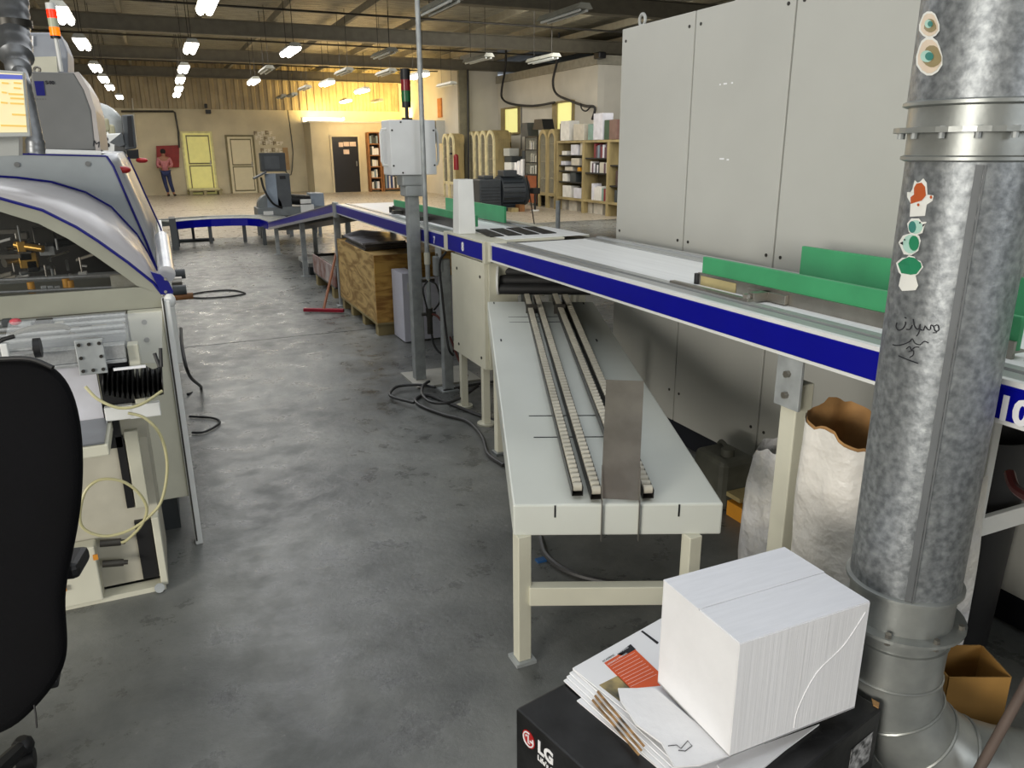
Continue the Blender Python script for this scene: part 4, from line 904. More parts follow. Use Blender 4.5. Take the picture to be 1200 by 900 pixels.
# side corner post + panel
MB().box(-.155, -.03, 3.24, 3.30, .22, 1.01).build('corner_plate', cream, t, bevel=.004)
MB().box(-.03, .0, 3.22, 3.305, .0, 1.05).build('corner_post', white_paint, t, bevel=.004)
MB().box(-.026, -.02, 3.215, 3.221, .02, 1.06).build('post_groove', darksteel, t)
sc = MB()
for zz in (.97, .90): sc.cyl((-.10, 3.232, zz), (-.10, 3.24, zz), .010, seg=12)
sc.build('bolt', steel, t)
# hood side plate (front face of the arch)
YF = 3.3
arch_out = [(-260, 225), (-120, 222), (-60, 225), (0, 233), (50, 247), (90, 267), (115, 283), (150, 308), (180, 332), (190, 345), (205, 372)]
arch_in = [(-260, 262), (-120, 252), (-60, 246), (0, 248), (45, 262), (80, 280), (110, 299), (140, 320), (150, 327), (160, 335), (166, 340)]
Ao = [P(a, c, y=YF) for a, c in arch_out]; Ai = [P(a, c, y=YF) for a, c in arch_in]
zlo = P(100, 367, y=YF).z; zsill = P(100, 341, y=YF).z
Ao = [V((p.x, YF, max(p.z, zlo))) for p in Ao]
Ai = [V((p.x, YF, max(p.z, zsill))) for p in Ai]
mb = MB()
for i in range(len(Ao)-1):
    mb.prism([Ao[i], Ao[i+1], Ai[i+1], Ai[i]], (0, .03, 0))
mb.prism([V((Ao[0].x, YF, zlo)), V((Ao[0].x, YF, zsill)), V((Ai[-1].x, YF, zsill)), Ai[-1], Ao[-1], V((Ao[-1].x, YF, zlo))], (0, .03, 0))
mb.build('hood_frame', mat('hood_olive', (148, 148, 134), .45, var=.03), t)
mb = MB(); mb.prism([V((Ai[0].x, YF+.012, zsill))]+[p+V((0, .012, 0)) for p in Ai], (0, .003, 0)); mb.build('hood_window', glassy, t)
mb = MB().tube([p+V((0, -.002, .002)) for p in Ao[:-1]], .006, seg=6); mb.build('blue_seal', navy, t, smooth=True)
# hood skin going back to the upper body
YB = 4.3
rear = [(-330, 205), (-200, 203), (-110, 203), (-30, 206), (20, 209), (60, 214), (100, 226), (130, 243), (160, 275), (172, 295), (184, 318)]
Ro = [P(a, c, y=YB) for a, c in rear]
mid = []
for a, c in zip(Ao, Ro):
    m_ = (a+c)/2; mid.append(m_+V((0, 0, .012)))
MB().grid([[p+V((0, .0, 0)) for p in Ao], mid, Ro]).build('hood_skin', skin_silver, t, smooth=True, solid=.004)
MB().tube([p+V((0, 0, .003)) for p in Ro], .006, seg=6).build('blue_seal', navy, t, smooth=True)
# silver end moulding with blue quarter plate
mA = P(183, 300, y=YB); 
pass
MB().tube([P(190, 279, y=4.0), P(195.5, 321, y=3.34)], [.032, .032], seg=18).build('silver_roll', mat('moulding_silver', (206, 206, 208), .25, .2), t, smooth=True)
bp_ = [P(a, c, y=YF-.01) for a, c in ((176, 318), (188, 322), (198, 331), (203, 341), (202, 349), (196, 347), (189, 344))]
o_ = MB().prism(bp_, (0, .02, 0)).build('blue_end_plate', navy, t)
MB().cyl(P(194, 327, y=YF-.014), P(194, 327, y=YF-.008), .006, seg=8).cyl(P(194, 342, y=YF-.014), P(194, 342, y=YF-.008), .006, seg=8).build('screw', steel, o_)
# upper body (grey-blue panel)
up_ = [(-330, 176), (-100, 179), (0, 181), (125, 184), (133, 196), (150, 235), (172, 285), (184, 316)]
Up = [P(a, c, y=YB+.02) for a, c in up_]; zb_ = 1.0
poly = [V((Up[0].x, YB+.02, zb_))]+Up+[V((Up[-1].x, YB+.02, zb_))]
MB().prism(poly, (0, .04, 0)).build('upper_side_panel', hood_grey, t)
MB().tube([p+V((0, -.004, .004)) for p in Up[3:]], .006, seg=6).tube([p+V((0, -.004, .004)) for p in Up[:4]], .004, seg=6).build('blue_seal', navy, t, smooth=True)
fb = [(0, 172), (150, 181), (160, 184), (172, 199), (185, 230), (198, 262), (205, 292), (205, 300)]
FY = 7.2
side0 = [p for p in Up[2:]]
side1 = [P(a, c, y=FY) for a, c in ((140, 181), (155, 182), (163, 190), (180, 225), (196, 262), (205, 288))]
side1 = [V((side0[0].x, FY, side0[1].z+.02))]+side1[1:] if len(side1) == len(side0) else side1[:len(side0)]
# straight skin from the panel back to y = 7.2
k0 = len(side0)
xs = [(side0[0].x, 1.60), (-.18, 1.605), (-.165, 1.57), (-.12, 1.42), (-.06, 1.22), (-.015, 1.08)]
MB().grid([[V((p.x, YB+.02, p.z)) for p in side0], [V((a, FY, c)) for a, c in xs]]).build('upper_skin', mat('skin_grey', (178, 180, 182), .3, .2, var=.02), t, smooth=True, solid=.004)
MB().tube([P(a, c, y=6.2) for a, c in ((150, 184), (160, 205), (172, 232), (186, 262), (199, 296))], .006, seg=6).build('blue_seal', navy, t, smooth=True)
MB().prism([V((xs[0][0], FY, 1.0))]+[V((a, FY, c)) for a, c in xs]+[V((xs[-1][0], FY, 1.0))], (0, .02, 0)).build('rear_panel', hood_grey, t)
MB().tube([P(118, 180, y=4.42), P(42, 178, y=4.36)], .014, seg=12).build('top_roll', white_paint, t, smooth=True)
MB().tube([P(43, 178, y=4.36), P(33, 177.5, y=4.36)], .017, seg=12).build('roll_end', navy, t, smooth=True)
for (px, py) in ((20, 193), (103, 192)): q = P(px, py, y=YB+.018); MB().cyl(q, q+V((0, -.004, 0)), .012, seg=10).build('rivet', tower_grey, t)
# red handles
q = P(140, 199, y=5.0); MB().ball(q+V((.02, 0, 0)), .03, 1.3, 1, .7, n=12).build('red_knob', red, t, smooth=True)
q = P(163, 188, y=7.0); MB().ball(q+V((.02, 0, 0)), .035, 1.3, 1, .6, n=12).build('red_knob', red, t, smooth=True)
# fittings on the aisle side
for (px, py, yy, m_, r_) in ((211, 321, 5.2, dark_grey, .03), (207, 330, 5.0, steel, .028), (212, 340, 4.9, dark_grey, .03), (220, 347, 4.9, brownwood, .02)):
    q = P(px, py, y=yy); MB().cyl(V((-.01, yy, q.z)), V((q.x+.03, yy, q.z)), r_, seg=12).build('side_fitting', m_, t, smooth=True)
MB().box(-.012, .02, 4.2, 7.2, .55, 1.05).build('side_door', white_paint, t, bevel=.006)
MB().ball(P(199, 352, y=3.27), .022, 1, 1, 1.3, n=12).build('white_knob', white_paint, t, smooth=True)
# interior seen through the glass
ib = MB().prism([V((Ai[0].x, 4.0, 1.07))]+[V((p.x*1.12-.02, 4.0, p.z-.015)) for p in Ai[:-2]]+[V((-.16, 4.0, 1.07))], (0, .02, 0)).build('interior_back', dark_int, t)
rnd = random.Random(4)
for i in range(16):
    px = rnd.uniform(0, 110); py = rnd.uniform(270, 325); q = P(px, py, y=3.75)
    m_ = [steel, darksteel, black, zinc, gold][i % 5]
    if i % 2: MB().cyl(q, q+V((rnd.uniform(.02, .12), rnd.uniform(-.05, .1), rnd.uniform(-.02, .02))), rnd.uniform(.006, .02), seg=10).build('shaft', m_, t, smooth=True)
    else: MB().obb(q, rnd.uniform(.02, .08), .06, rnd.uniform(.02, .07)).build('block', m_, t, bevel=.003)
for i in range(22):
    px = rnd.uniform(0, 100); py = rnd.uniform(262+px*.35, 332); q = P(px, py, y=3.6+.3*rnd.random())
    m_ = [white_paint, zinc, roller_m, steel][i % 4]
    if i % 2: MB().cyl(q, q+V((0, 0, rnd.uniform(.02, .07))), rnd.uniform(.003, .008), seg=8).build('pin', m_, t, smooth=True)
    else: MB().obb(q, rnd.uniform(.02, .09), .03, rnd.uniform(.006, .016), (1, 0, rnd.uniform(-.3, .3))).build('link_bar', m_, t, bevel=.002)
for (a, c, w_) in ((0, 301, 25), (0, 272, 22)):
    q = P(a, c, y=3.7); q2 = P(a+w_, c-2, y=3.7); MB().obb((q+q2)/2, (q2-q).length, .05, .016).build('bright_bar', steel, t)
MB().cyl(P(-200, 338, y=3.5), P(150, 322, y=3.5), .008, seg=8).cyl(P(-200, 352, y=3.42), P(170, 335, y=3.42), .006, seg=8).build('long_rail', alum, t, smooth=True)
for (px, py) in ((37, 338), (78, 334), (83, 336)):
    q = P(px, py, y=3.45); MB().cyl(q+V((0, 0, -.02)), q+V((0, 0, .025)), .013, seg=12).build('yellow_knob', mat('amber_plastic', (220, 160, 60), .4), t, smooth=True)
for px in (52, 60, 68):
    q = P(px, 339, y=3.45); MB().obb(q, .02, .02, .03).build('clip', zinc, t, bevel=.002)
MB().obb(P(150, 330, y=3.4), .12, .02, .06).build('white_plate', mat('white_plate', (214, 214, 202), .5, scale=30, rgb2=(190, 188, 172)), t)
# lower feeding deck (between hood and lower cabinet)
zd = .98
MB().box(MLEFT, -.16, 2.98, 3.28, zd-.10, zd-.02).build('feed_deck', mat('deck_steel', (150, 152, 152), .35, .1, var=.15, scale=7), t)
for i, yy in enumerate((3.04, 3.10, 3.16, 3.22)):
    MB().cyl((MLEFT, yy, zd+.01*i), (-.16, yy, zd+.01*i), .008, seg=8).build('deck_rod', alum, t, smooth=True)
MB().box(MLEFT, -.16, 3.275, 3.295, zd-.06, zlo-.003).build('deck_backplate', mat('backplate_grey', (150, 150, 144), .5), t)
for i in range(5): MB().cyl((MLEFT, 3.255-.012*i, zlo-.012-.014*i), (-.17, 3.255-.012*i, zlo-.012-.014*i), .007, seg=8).build('deck_rod', [white_paint, zinc, roller_m][i % 3], t, smooth=True)
for i, px in enumerate((8, 30, 52, 70, 100, 135)): MB().obb(P(px, 378+3*(i % 2), y=3.2), .03+.012*(i % 3), .04, .025).build('deck_clamp', [dark_grey, zinc, black, roller_m][i % 4], t, bevel=.003)
tm = [P(0, 400, y=3.1), P(35, 385, y=3.1), P(75, 383, y=3.1), P(90, 395, y=3.1), P(125, 400, y=3.05), P(150, 420, y=3.05)]
MB().tube(tm, .010, smooth=6).build('clear_hose', mat('smoky_hose', (110, 108, 98), .3), t, smooth=True)
q = P(18, 377, y=3.15); MB().ball(q, .016, 1.2, 1, .8, n=10).build('red_cap', mat('pink_cap', (200, 80, 90), .4), t, smooth=True)
MB().add([P(10, 378, y=3.0), P(190, 365, y=3.0), P(190, 425, y=2.95), P(0, 430, y=2.95)], [(0, 1, 2, 3)]).build('clear_cover', acrylic, t, solid=.004)
# front beam with bracket
zb1 = P(60, 418, y=2.9).z
MB().obb(V((-1.15, 2.9, zb1)), 1.98, .05, .05).obb(V((-1.15, 2.885, zb1-.032)), 1.98, .03, .012).build('front_rail', alum, t, bevel=.003)
q = P(107, 418, y=2.86)
pb2 = MB().obb(q, .085, .014, .12).build('rail_bracket', zinc, t, bevel=.003)
s2 = MB()
for dx in (-.03, 0, .03):
    for dz in (-.045, .0, .045):
        if (dx, dz) != (0, 0): s2.cyl(q+V((dx, -.012, dz)), q+V((dx, -.006, dz)), .006, seg=8)
s2.build('screw', darksteel, pb2)
q = P(40, 408, y=2.84); MB().cyl(q, q+V((0, .0, 0))+V((.02, 0, 0)), .032, seg=20).build('hand_wheel', black, t, smooth=True)
MB().cyl(P(0, 412, y=2.84), P(38, 409, y=2.84), .006, seg=8).build('spindle', alum, t, smooth=True)
q = P(12, 400, y=2.84); MB().tube([P(-4, 404, y=2.84), P(3, 398, y=2.84), P(17, 394, y=2.84)], .007).build('clamp_handle', black, t, smooth=True)
q = P(6, 410, y=2.83); MB().obb(q, .02, .03, .045).build('clamp_block', white_paint, t, bevel=.003)
# bellows compartment
bxl = P(117, 450, y=2.93).x
MB().box(bxl, -.16, 2.93, 2.97, .72, .94).build('bellows_box', black, t)
MB().box(-.72, bxl-.005, 2.93, 2.96, .60, .93).build('left_panel', mat('glossy_white', (206, 206, 212), .3), t)
bel = []
for i in range(25):
    px = 120+70*i/24; dy = .02 if i % 2 else -.02
    tpp = P(px, 431+2*math.sin(i), y=2.9+dy); bt = P(118+72*i/24+2, 468-abs(i-12)*.5, y=2.88+dy)
    bel.append([tpp, (tpp+bt)/2+V((0, -.02, 0)), bt])
MB().grid(bel).build('bellows', mat('bellows_black', (24, 24, 24), .35, var=.2), t, smooth=True, solid=.003)
MB().obb(P(152, 431, y=2.86), .1, .01, .008).build('bellows_tab', paper, t)
MB().box(-.155, -.12, 2.9, 2.96, .70, .96).build('white_bracket', cream, t, bevel=.003)
MB().tube([P(181, 414, y=2.88), P(187, 430, y=2.86)], .006).tube([P(188, 408, y=2.88), P(189, 430, y=2.86)], .006).build('clamp_lever', black, t, smooth=True)
# tray with grey sheet metal
q = P(122, 533, y=2.72)
MB().box(-.66, -.24, 2.66, 2.92, .655, .695).build('tray_box', cream, t, bevel=.005)
MB().box(-.66, -.25, 2.66, 2.92, .698, .704).build('tray_plate', mat('tray_steel', (138, 142, 146), .3, .5, var=.05), t)
MB().box(-.335, -.275, 2.95, 2.985, .60, .715).build('back_white_panel', mat('glossy_white', (206, 206, 212)), t)
MB().box(-.27, -.22, 2.94, 2.97, .58, .74).build('black_gap', black, t)
MB().obb(P(140, 483, y=2.9), .09, .03, .05).obb(P(170, 480, y=2.9), .1, .03, .05).build('lower_white_block', white_paint, t, bevel=.003)
# lower cabinet at floor
MB().box(-.9, -.14, 2.96, 3.28, .03, .60).build('lower_body', mat('lower_beige', (186, 182, 166), .5, var=.05), t)
MB().box(-.9, -.15, 2.90, 2.96, .0, .02).build('bottom_flange', cream, t)
MB().box(-.165, -.14, 2.90, 2.96, .02, .30).build('right_post', cream, t, bevel=.003)
MB().box(-.225, -.17, 2.94, 2.96, .04, .28).build('black_slot', black, t)
MB().box(-.72, -.36, 2.88, 2.95, .02, .24).build('small_door', cream, t, bevel=.005)
for (px, py) in ((112, 653), (75, 690)): q = P(px, py, y=2.872); MB().obb(q, .016, .006, .02).build('orange_latch', mat('orange_latch', (210, 140, 50), .4), t)
MB().cyl(P(187, 689, y=2.9), P(187, 689, y=2.88), .018, seg=16).build('foot_ring', zinc, t)
for (x0_, py) in ((117, 637), (120, 661)):
    a = P(x0_, py, y=2.9); c = P(x0_+25, py-2, y=2.9); MB().cyl(a, c, .014, seg=10).cyl(c, c+(c-a)*.2, .009, seg=8).build('air_fitting', darksteel, t, smooth=True)
MB().box(-.21, -.165, 2.925, 2.96, .34, .64).build('mid_post', olive_grey, t, bevel=.003)
MB().box(-.24, -.215, 2.94, 2.962, .34, .62).build('dark_slit', black, t)
# yellowish hoses
hz = [P(*p, y=yy) for p, yy in (((100, 453), 2.84), ((115, 468), 2.82), ((140, 478), 2.8), ((165, 474), 2.8), ((190, 458), 2.84))]
MB().tube(hz, .0052, smooth=6).build('yellow_hose', yellow_hose, t, smooth=True)
hz = [P(*p, y=2.8) for p in ((150, 484), (170, 490), (188, 510), (196, 545), (190, 585), (175, 605), (150, 622), (120, 628), (95, 615), (98, 580), (115, 563), (140, 563), (160, 575), (172, 595), (166, 615), (150, 632), (142, 636))]
MB().tube(hz, .0052, smooth=6).build('yellow_hose', yellow_hose, t, smooth=True)

# tower machine behind -------------------------------------------------------
t = thing('tower_cabinet', 'grey sloping machine tower with a dark blue badge, behind the arched hood', 'machine', (-.4, 4.9, 1.58))
pf = [(36, 84), (40, 176), (112, 176), (107, 130), (98, 105), (86, 85)]
base_ = [P(a, c, y=4.75) for a, c in pf]
MB().prism(base_, (0, .9, 0)).build('tower_body', tower_grey, t, bevel=.008)
side_ = [P(a, c, y=4.75) for a, c in ((86, 85), (98, 105), (107, 130), (112, 176), (118, 176), (112, 130), (104, 104), (92, 84))]
MB().prism(side_, (0, .9, 0)).build('side_moulding', mat('tower_moulding', (176, 170, 166), .4, var=.02), t)
MB().prism([P(a, c, y=4.745) for a, c in ((40, 95), (51, 95), (53, 112), (43, 112))], (0, .004, 0)).build('blue_badge', navy, t)
q = P(40, 117, y=4.745); text('badge_text', '- - - - -', ink, t, q, (1, 0, 0), (0, 0, 1), .02)
q = P(53.5, 98.5, y=4.745); text('badge_text', 'S-90', ink, t, q, (1, 0, 0), (0, 0, 1), .022, bold=.001)
MB().tube([P(43.5+3.5*math.cos(a_), 82+3.5*math.sin(a_), y=4.8) for a_ in [2*PI*i/14 for i in range(14)]], .006, closed=True).build('lifting_eye', steel, t, smooth=True)
text('door_mark', 'M', ink, t, P(108, 171, y=4.747), (.9, 0, -.25), (.25, 0, .9), .045)
t = thing('rear_unit', 'pale grey metal unit standing behind the machine tower under the lamp column', 'machine', (-.4, 5.9, 1.6))
MB().prism([P(a, c, y=6.1) for a, c in ((25, 24+14), (70, 38), (79, 60), (80, 90), (30, 90))], (0, .5, 0)).build('unit_body', mat('unit_grey', (140, 144, 152), .5), t, bevel=.01)
MB().box(-.5, -.38, 6.2, 6.5, 1.615, 1.98).build('support_column', tower_grey, t)
MB().prism([P(a, c, y=6.0) for a, c in ((30, 67), (66, 66), (68, 92), (30, 92))], (0, .1, 0)).build('lower_panel', olive_grey, t)
MB().prism([P(a, c, y=6.08) for a, c in ((30, 42), (39, 42), (39, 54), (30, 53))], (0, .01, 0)).build('notice', paper, t)
t = thing('signal_column', 'lit orange and red signal light column above the machine tower', 'signal light', P(71, 84, y=4.9))
a = P(72, 84, y=4.9); c = P(65.5, 45, y=4.9)
MB().cyl(a, V((a.x, a.y, c.z)), .010, seg=10).build('stem', white_paint, t, smooth=True)
zz0 = c.z
for nm, z0_, z1_, m_ in (('black_ring', 0, .012, black), ('amber_lens', .012, .052, amber), ('pale_lens', .052, .095, palelens), ('red_lens', .095, .135, redlamp_on), ('top_cap', .135, .165, white_paint)):
    MB().cyl((a.x, a.y, zz0+z0_), (a.x, a.y, zz0+z1_), .024, seg=14).build(nm, m_, t, smooth=True)
# operator screen
t = thing('operator_screen', 'lit cream touch screen panel at the left edge', 'screen', P(10, 160, y=3.4))
MB().prism([P(a, c, y=3.4) for a, c in ((-60, 78), (28, 84), (36, 160), (-60, 162))], (0, .04, 0)).build('screen_housing', grey_paint, t, bevel=.004)
MB().prism([P(a, c, y=3.398) for a, c in ((-60, 82), (26, 87), (32, 155), (-60, 156))], (0, .002, 0)).build('screen', screen_m, t)
MB().prism([P(a, c, y=3.396) for a, c in ((-60, 84), (26, 88), (26.5, 93), (-60, 91))], (0, .002, 0)).build('title_bar', mat('screen_blue', (90, 100, 180), .3, emit=.4, var=0), t)
ln = MB()
for (a, c, w_) in ((16, 97, 9), (16, 103, 8), (10, 110, 17), (12, 115, 16), (12, 121, 16), (14, 134, 16), (2, 97, 8), (2, 108, 6), (1, 120, 8), (1, 147, 30)):
    p = P(a, c, y=3.395); p2 = P(a+w_, c+.8, y=3.395); ln.obb((p+p2)/2, (p2-p).length, .001, .006, p2-p, (0,1,0))
ln.build('screen_buttons', mat('screen_lines', (214, 180, 96), .3, emit=.45, var=0), t)
MB().prism([P(a, c, y=3.5) for a, c in ((-30, 160), (22, 160), (22, 182), (-30, 184))], (0, .1, 0)).build('screen_foot', grey_paint, t)
# black ribbed duct at the left
t = thing('flexible_duct', 'grey ribbed extraction duct coming down at the upper left corner', 'duct', P(40, 175, y=3.9))
line = [((8, -60), 4.6), ((14, 0), 4.4), ((16, 40), 4.3), ((21, 78), 4.15), ((28, 100), 4.0), ((35, 132), 3.95), ((41, 160), 3.9), ((42, 180), 3.9)]
pts_ = [P(*p, y=yy) for p, yy in line]
mb = MB(); sm = []
for i in range(len(pts_)-1):
    for k_ in range(10): sm.append(pts_[i].lerp(pts_[i+1], k_/10))
sm.append(pts_[-1])
rad = [((.066 if i < 28 else .050 if i < 33 else .030 if i < 62 else .036)+(.0025 if i < 33 else .0008)*math.sin(i*1.9)) for i in range(len(sm))]
mb.tube(sm, rad, seg=20); mb.build('hose', duct_m, t, smooth=True)
MB().tube([sm[18], sm[18]+V((0, 0, .03))], .078, seg=20).build('clamp_ring', darksteel, t, smooth=True)
# second console further along the machine
t = thing('operator_console', 'dark grey flat monitor on an arm, far end of the big machine', 'monitor', P(150, 180, y=7.0))
MB().prism([P(a, c, y=7.0) for a, c in ((142, 135), (156, 134), (160, 174), (146, 176))], (0, .1, 0)).build('monitor', mat('console_grey', (84, 88, 90), .5), t, bevel=.01)
MB().prism([P(a, c, y=6.98) for a, c in ((149, 136), (154, 136), (157, 172), (151, 172))], (0, .02, 0)).build('dark_slot', black, t)
MB().prism([P(a, c, y=6.95) for a, c in ((128, 167), (143, 155), (146, 170), (140, 172))], (0, .2, 0)).build('keyboard_hood', mat('console_grey', (84, 88, 90)), t)
MB().prism([P(a, c, y=7.05) for a, c in ((134, 170), (146, 170), (148, 184), (134, 184))], (0, .1, 0)).build('arm', tower_grey, t)
MB().prism([P(a, c, y=7.0) for a, c in ((148, 176), (162, 175), (163, 186), (150, 186))], (0, .1, 0)).build('small_box', black, t)
t = thing('white_cabinet', 'small white electrical cabinet behind the dark monitor', 'cabinet', P(132, 182, y=8.2))
MB().prism([P(a, c, y=8.2) for a, c in ((119, 157), (144, 156), (144, 184), (121, 184))], (0, .3, 0)).build('cabinet_body', white_paint, t, bevel=.01)
MB().box(P(123, 180, y=8.2).x, P(142, 180, y=8.2).x, 8.22, 8.45, 0, 1.6).build('stand', grey_paint, t)
MB().cyl(P(124, 163, y=8.19), P(124, 163, y=8.2), .02, seg=10).cyl(P(126, 170, y=8.19), P(126, 170, y=8.2), .02, seg=10).build('knob', black, t)
t = thing('round_duct_elbow', 'wide grey duct elbow arching behind the machine tower', 'duct', P(120, 157, y=9.0))
ctr_ = P(116, 152, y=9.0); rr_ = (P(138, 152, y=9.0)-ctr_).length
arc = [ctr_+V((rr_*.70*math.cos(a_), 0, rr_*.75*math.sin(a_))) for a_ in [PI*.0+PI*.6*i/10 for i in range(11)]]
MB().tube([arc[0]+V((0, 0, -arc[0].z))]+arc+[arc[-1]+V((-.6, 0, .02))], .13, seg=20).build('elbow', galv2, t, smooth=True)
tag(MB().prism([P(a, c, y=8.6) for a, c in ((114, 140), (127, 138), (129, 154), (116, 156))], (0, .05, 0)).cyl((-.3, 8.64, 0), (-.3, 8.64, 1.85), .03, seg=8).build('gauge_stand', mat('gauge', (160, 156, 128), .5), bevel=.02), 'rounded olive panel in front of the wide duct elbow', 'panel')

# =================================================================== BACK OF THE HALL
# red board
t = tag(MB().prism([P(a, c, y=32.9) for a, c in ((183, 171), (210, 170), (210, 196), (184, 197))], (0, .04, 0)).build('red_board', mat('red_board', (132, 34, 30), .6)), 'red square fire point board on the back wall behind the person', 'board')
t = thing('door_pallet', 'wooden pallet lying in front of the yellow lit door', 'pallet', (1.75, 32.6, 0))
MB().box(1.15, 2.4, 32.3, 32.9, .14, .18).build('deck', mat('grey_pine', (150, 140, 104), .7), t)
for xx in (1.2, 1.7, 2.25): MB().box(xx, xx+.12, 32.32, 32.88, 0, .14).build('block', mat('grey_pine', (150, 140, 104)), t)
tag(MB().box(1.2, 2.3, 32.35, 32.85, .182, .24).build('pale_board', mat('pale_board', (206, 200, 150), .7)), 'pale board on the pallet in front of the yellow lit door', 'board')
# pipe drop with bend above the red board
tag(MB().tube([P(a, c, y=32.85) for a, c in ((142, 130.5), (170, 130.5), (203, 130.5), (205, 132), (209, 155), (210, 173))], .035, seg=8).build('wall_pipe', darksteel, smooth=True), 'dark pipe running along the back wall and down to the red board', 'pipe')
tag(MB().tube([P(a, c, y=32.9) for a, c in ((155, 115), (158, 150), (161, 172))], .025, seg=8).build('wall_conduit', plaster_w, smooth=True), 'pale vertical conduit on the back wall above the big machine', 'pipe')
tag(MB().tube([P(a, c, y=32.9) for a, c in ((337, 129), (340, 150), (343, 175), (343, 185), (341, 205), (334, 200))], .02, seg=6, smooth=3).build('wall_cable', darksteel, smooth=True), 'thin cable hanging on the back wall left of the box room', 'cable')
tag(MB().prism([P(a, c, y=32.92) for a, c in ((331, 173), (337, 173), (340, 199), (334, 199))], (0, .05, 0)).build('meter_board', mat('meter_board', (160, 132, 92), .7)), 'narrow brown board on the back wall behind the grey packing machine', 'board')
lab = thing('wall_letters', 'group of pale sign letters on the back wall right of the cream door', 'sign', P(315, 175, y=32.95))
rnd = random.Random(11)
lm = mat('letter_pale', (232, 224, 206), .6, var=0); lm2 = mat('letter_brown', (132, 116, 88), .6, var=0)
mb = MB(); mb2 = MB()
for row, (xa, xb, yb, n_) in enumerate(((298, 316, 156, 5), (300, 320, 162, 5), (304, 329, 168, 7), (306, 328, 176, 6))):
    for i in range(n_):
        px = xa+(xb-xa)*i/(n_-1); q = P(px, yb+rnd.uniform(-1, 1), y=32.97); ca = (1, 0, rnd.uniform(-.15, .15))
        MB().obb(q, .035, .03, .15, ca).obb(q+V((.05, 0, .05)), .09, .03, .03, ca).obb(q+V((.05, 0, -.045*(i % 2))), .08, .03, .03, ca).build('letter', lm if (i+row) % 3 else lm2, lab)

# cameras
tag(MB().obb(P(244, 131, y=32.6), .18, .3, .14).box(P(240, 128, y=32.9).x, P(243, 128, y=32.9).x, 32.7, 33, 3.15, 3.3).build('security_camera', black), 'small black security camera on the back wall above the yellow door', 'camera')
tag(MB().obb(P(703, 65, y=18.7), .22, .3, .16).build('security_camera', black, bevel=.03), 'black security camera at the corner of the upper room ledge', 'camera')
# glow tube on box room
tl = thing('roof_tube_lamp', 'bright white tube lamp lying on the roof of the box room', 'lamp', P(380, 144, y=32.0))
a = P(355, 145, y=32.3); c = P(402, 145, y=32.3)
MB().box(a.x, c.x, 32.25, 32.35, 2.68, 2.82).build('lit_tube', mat('glow_tube', (255, 246, 214), .5, var=0, emit=5), tl)
MB().box(a.x-.05, a.x, 32.2, 32.4, 2.68, 2.84).build('end_cap', white_paint, tl)
MB().box(c.x, c.x+.05, 32.2, 32.4, 2.68, 2.84).build('end_cap', white_paint, tl)

# bookshelves by the box room ------------------------------------------------
def rack(name, label, X, y0, y1, z0, z1, ncol, nrow, m, depth=.4, cat='bookcase', facing='x'):
    """open shelf unit whose open front is at x = X"""
    t = thing(name, label, cat, (X+depth/2, (y0+y1)/2, 0))
    for i in range(ncol+1):
        yy = y0+(y1-y0)*i/ncol; MB().box(X, X+depth, yy-.025, yy+.025, 0, z1).build('upright', m, t)
    for i in range(nrow+1):
        zz_ = z0+(z1-z0)*i/nrow; MB().box(X+.004, X+depth-.01, y0+.025, y1-.025, zz_-.02, zz_+.02).build('shelf', m, t)
    MB().box(X+depth-.01, X+depth, y0, y1, z0, z1).build('back', dark_int, t)
    return t
BC = [mat('book_%d' % i, c, .6, var=.05) for i, c in enumerate(((214, 212, 206), (120, 136, 150), (86, 60, 74), (120, 34, 40), (52, 58, 60), (190, 184, 170), (120, 150, 140), (40, 60, 110), (206, 206, 214), (60, 40, 36)))]
CN = ['white', 'grey blue', 'purple brown', 'red', 'dark grey', 'cream', 'sage green', 'navy blue', 'pale', 'dark brown']
def books(X, y0, y1, zs, hmax, n, group, place, seed, cols=None, depth=.28, dirn='y'):
    rnd = random.Random(seed); pos = 0; span = y1-y0; wavg = span/n; cur = 0; made = []
    for i in range(n):
        w_ = wavg*rnd.uniform(.6, 1.1); 
        if cur+w_ > span: break
        h_ = hmax*rnd.uniform(.68, 1); ci = rnd.choice(cols or range(len(BC)))
        if dirn == 'y': mb = MB().box(X+.03, X+.03+depth*rnd.uniform(.7, 1), y0+cur, y0+cur+w_*.94, zs, zs+h_)
        else: mb = MB().box(y0+cur, y0+cur+w_*.94, X+.03, X+.03+depth, zs, zs+h_)
        o = mb.build('book', BC[ci]); o['ci'] = ci; made.append(o); cur += w_
    ORD = ['first', 'second', 'third', 'fourth', 'fifth', 'sixth', 'seventh', 'eighth', 'ninth', 'tenth']
    if dirn == 'y': made.reverse()
    for i, o in enumerate(made):
        ci = o['ci']; del o['ci']; tag(o, '%s book %s from left %s' % (CN[ci], ORD[i], place), 'book', group)
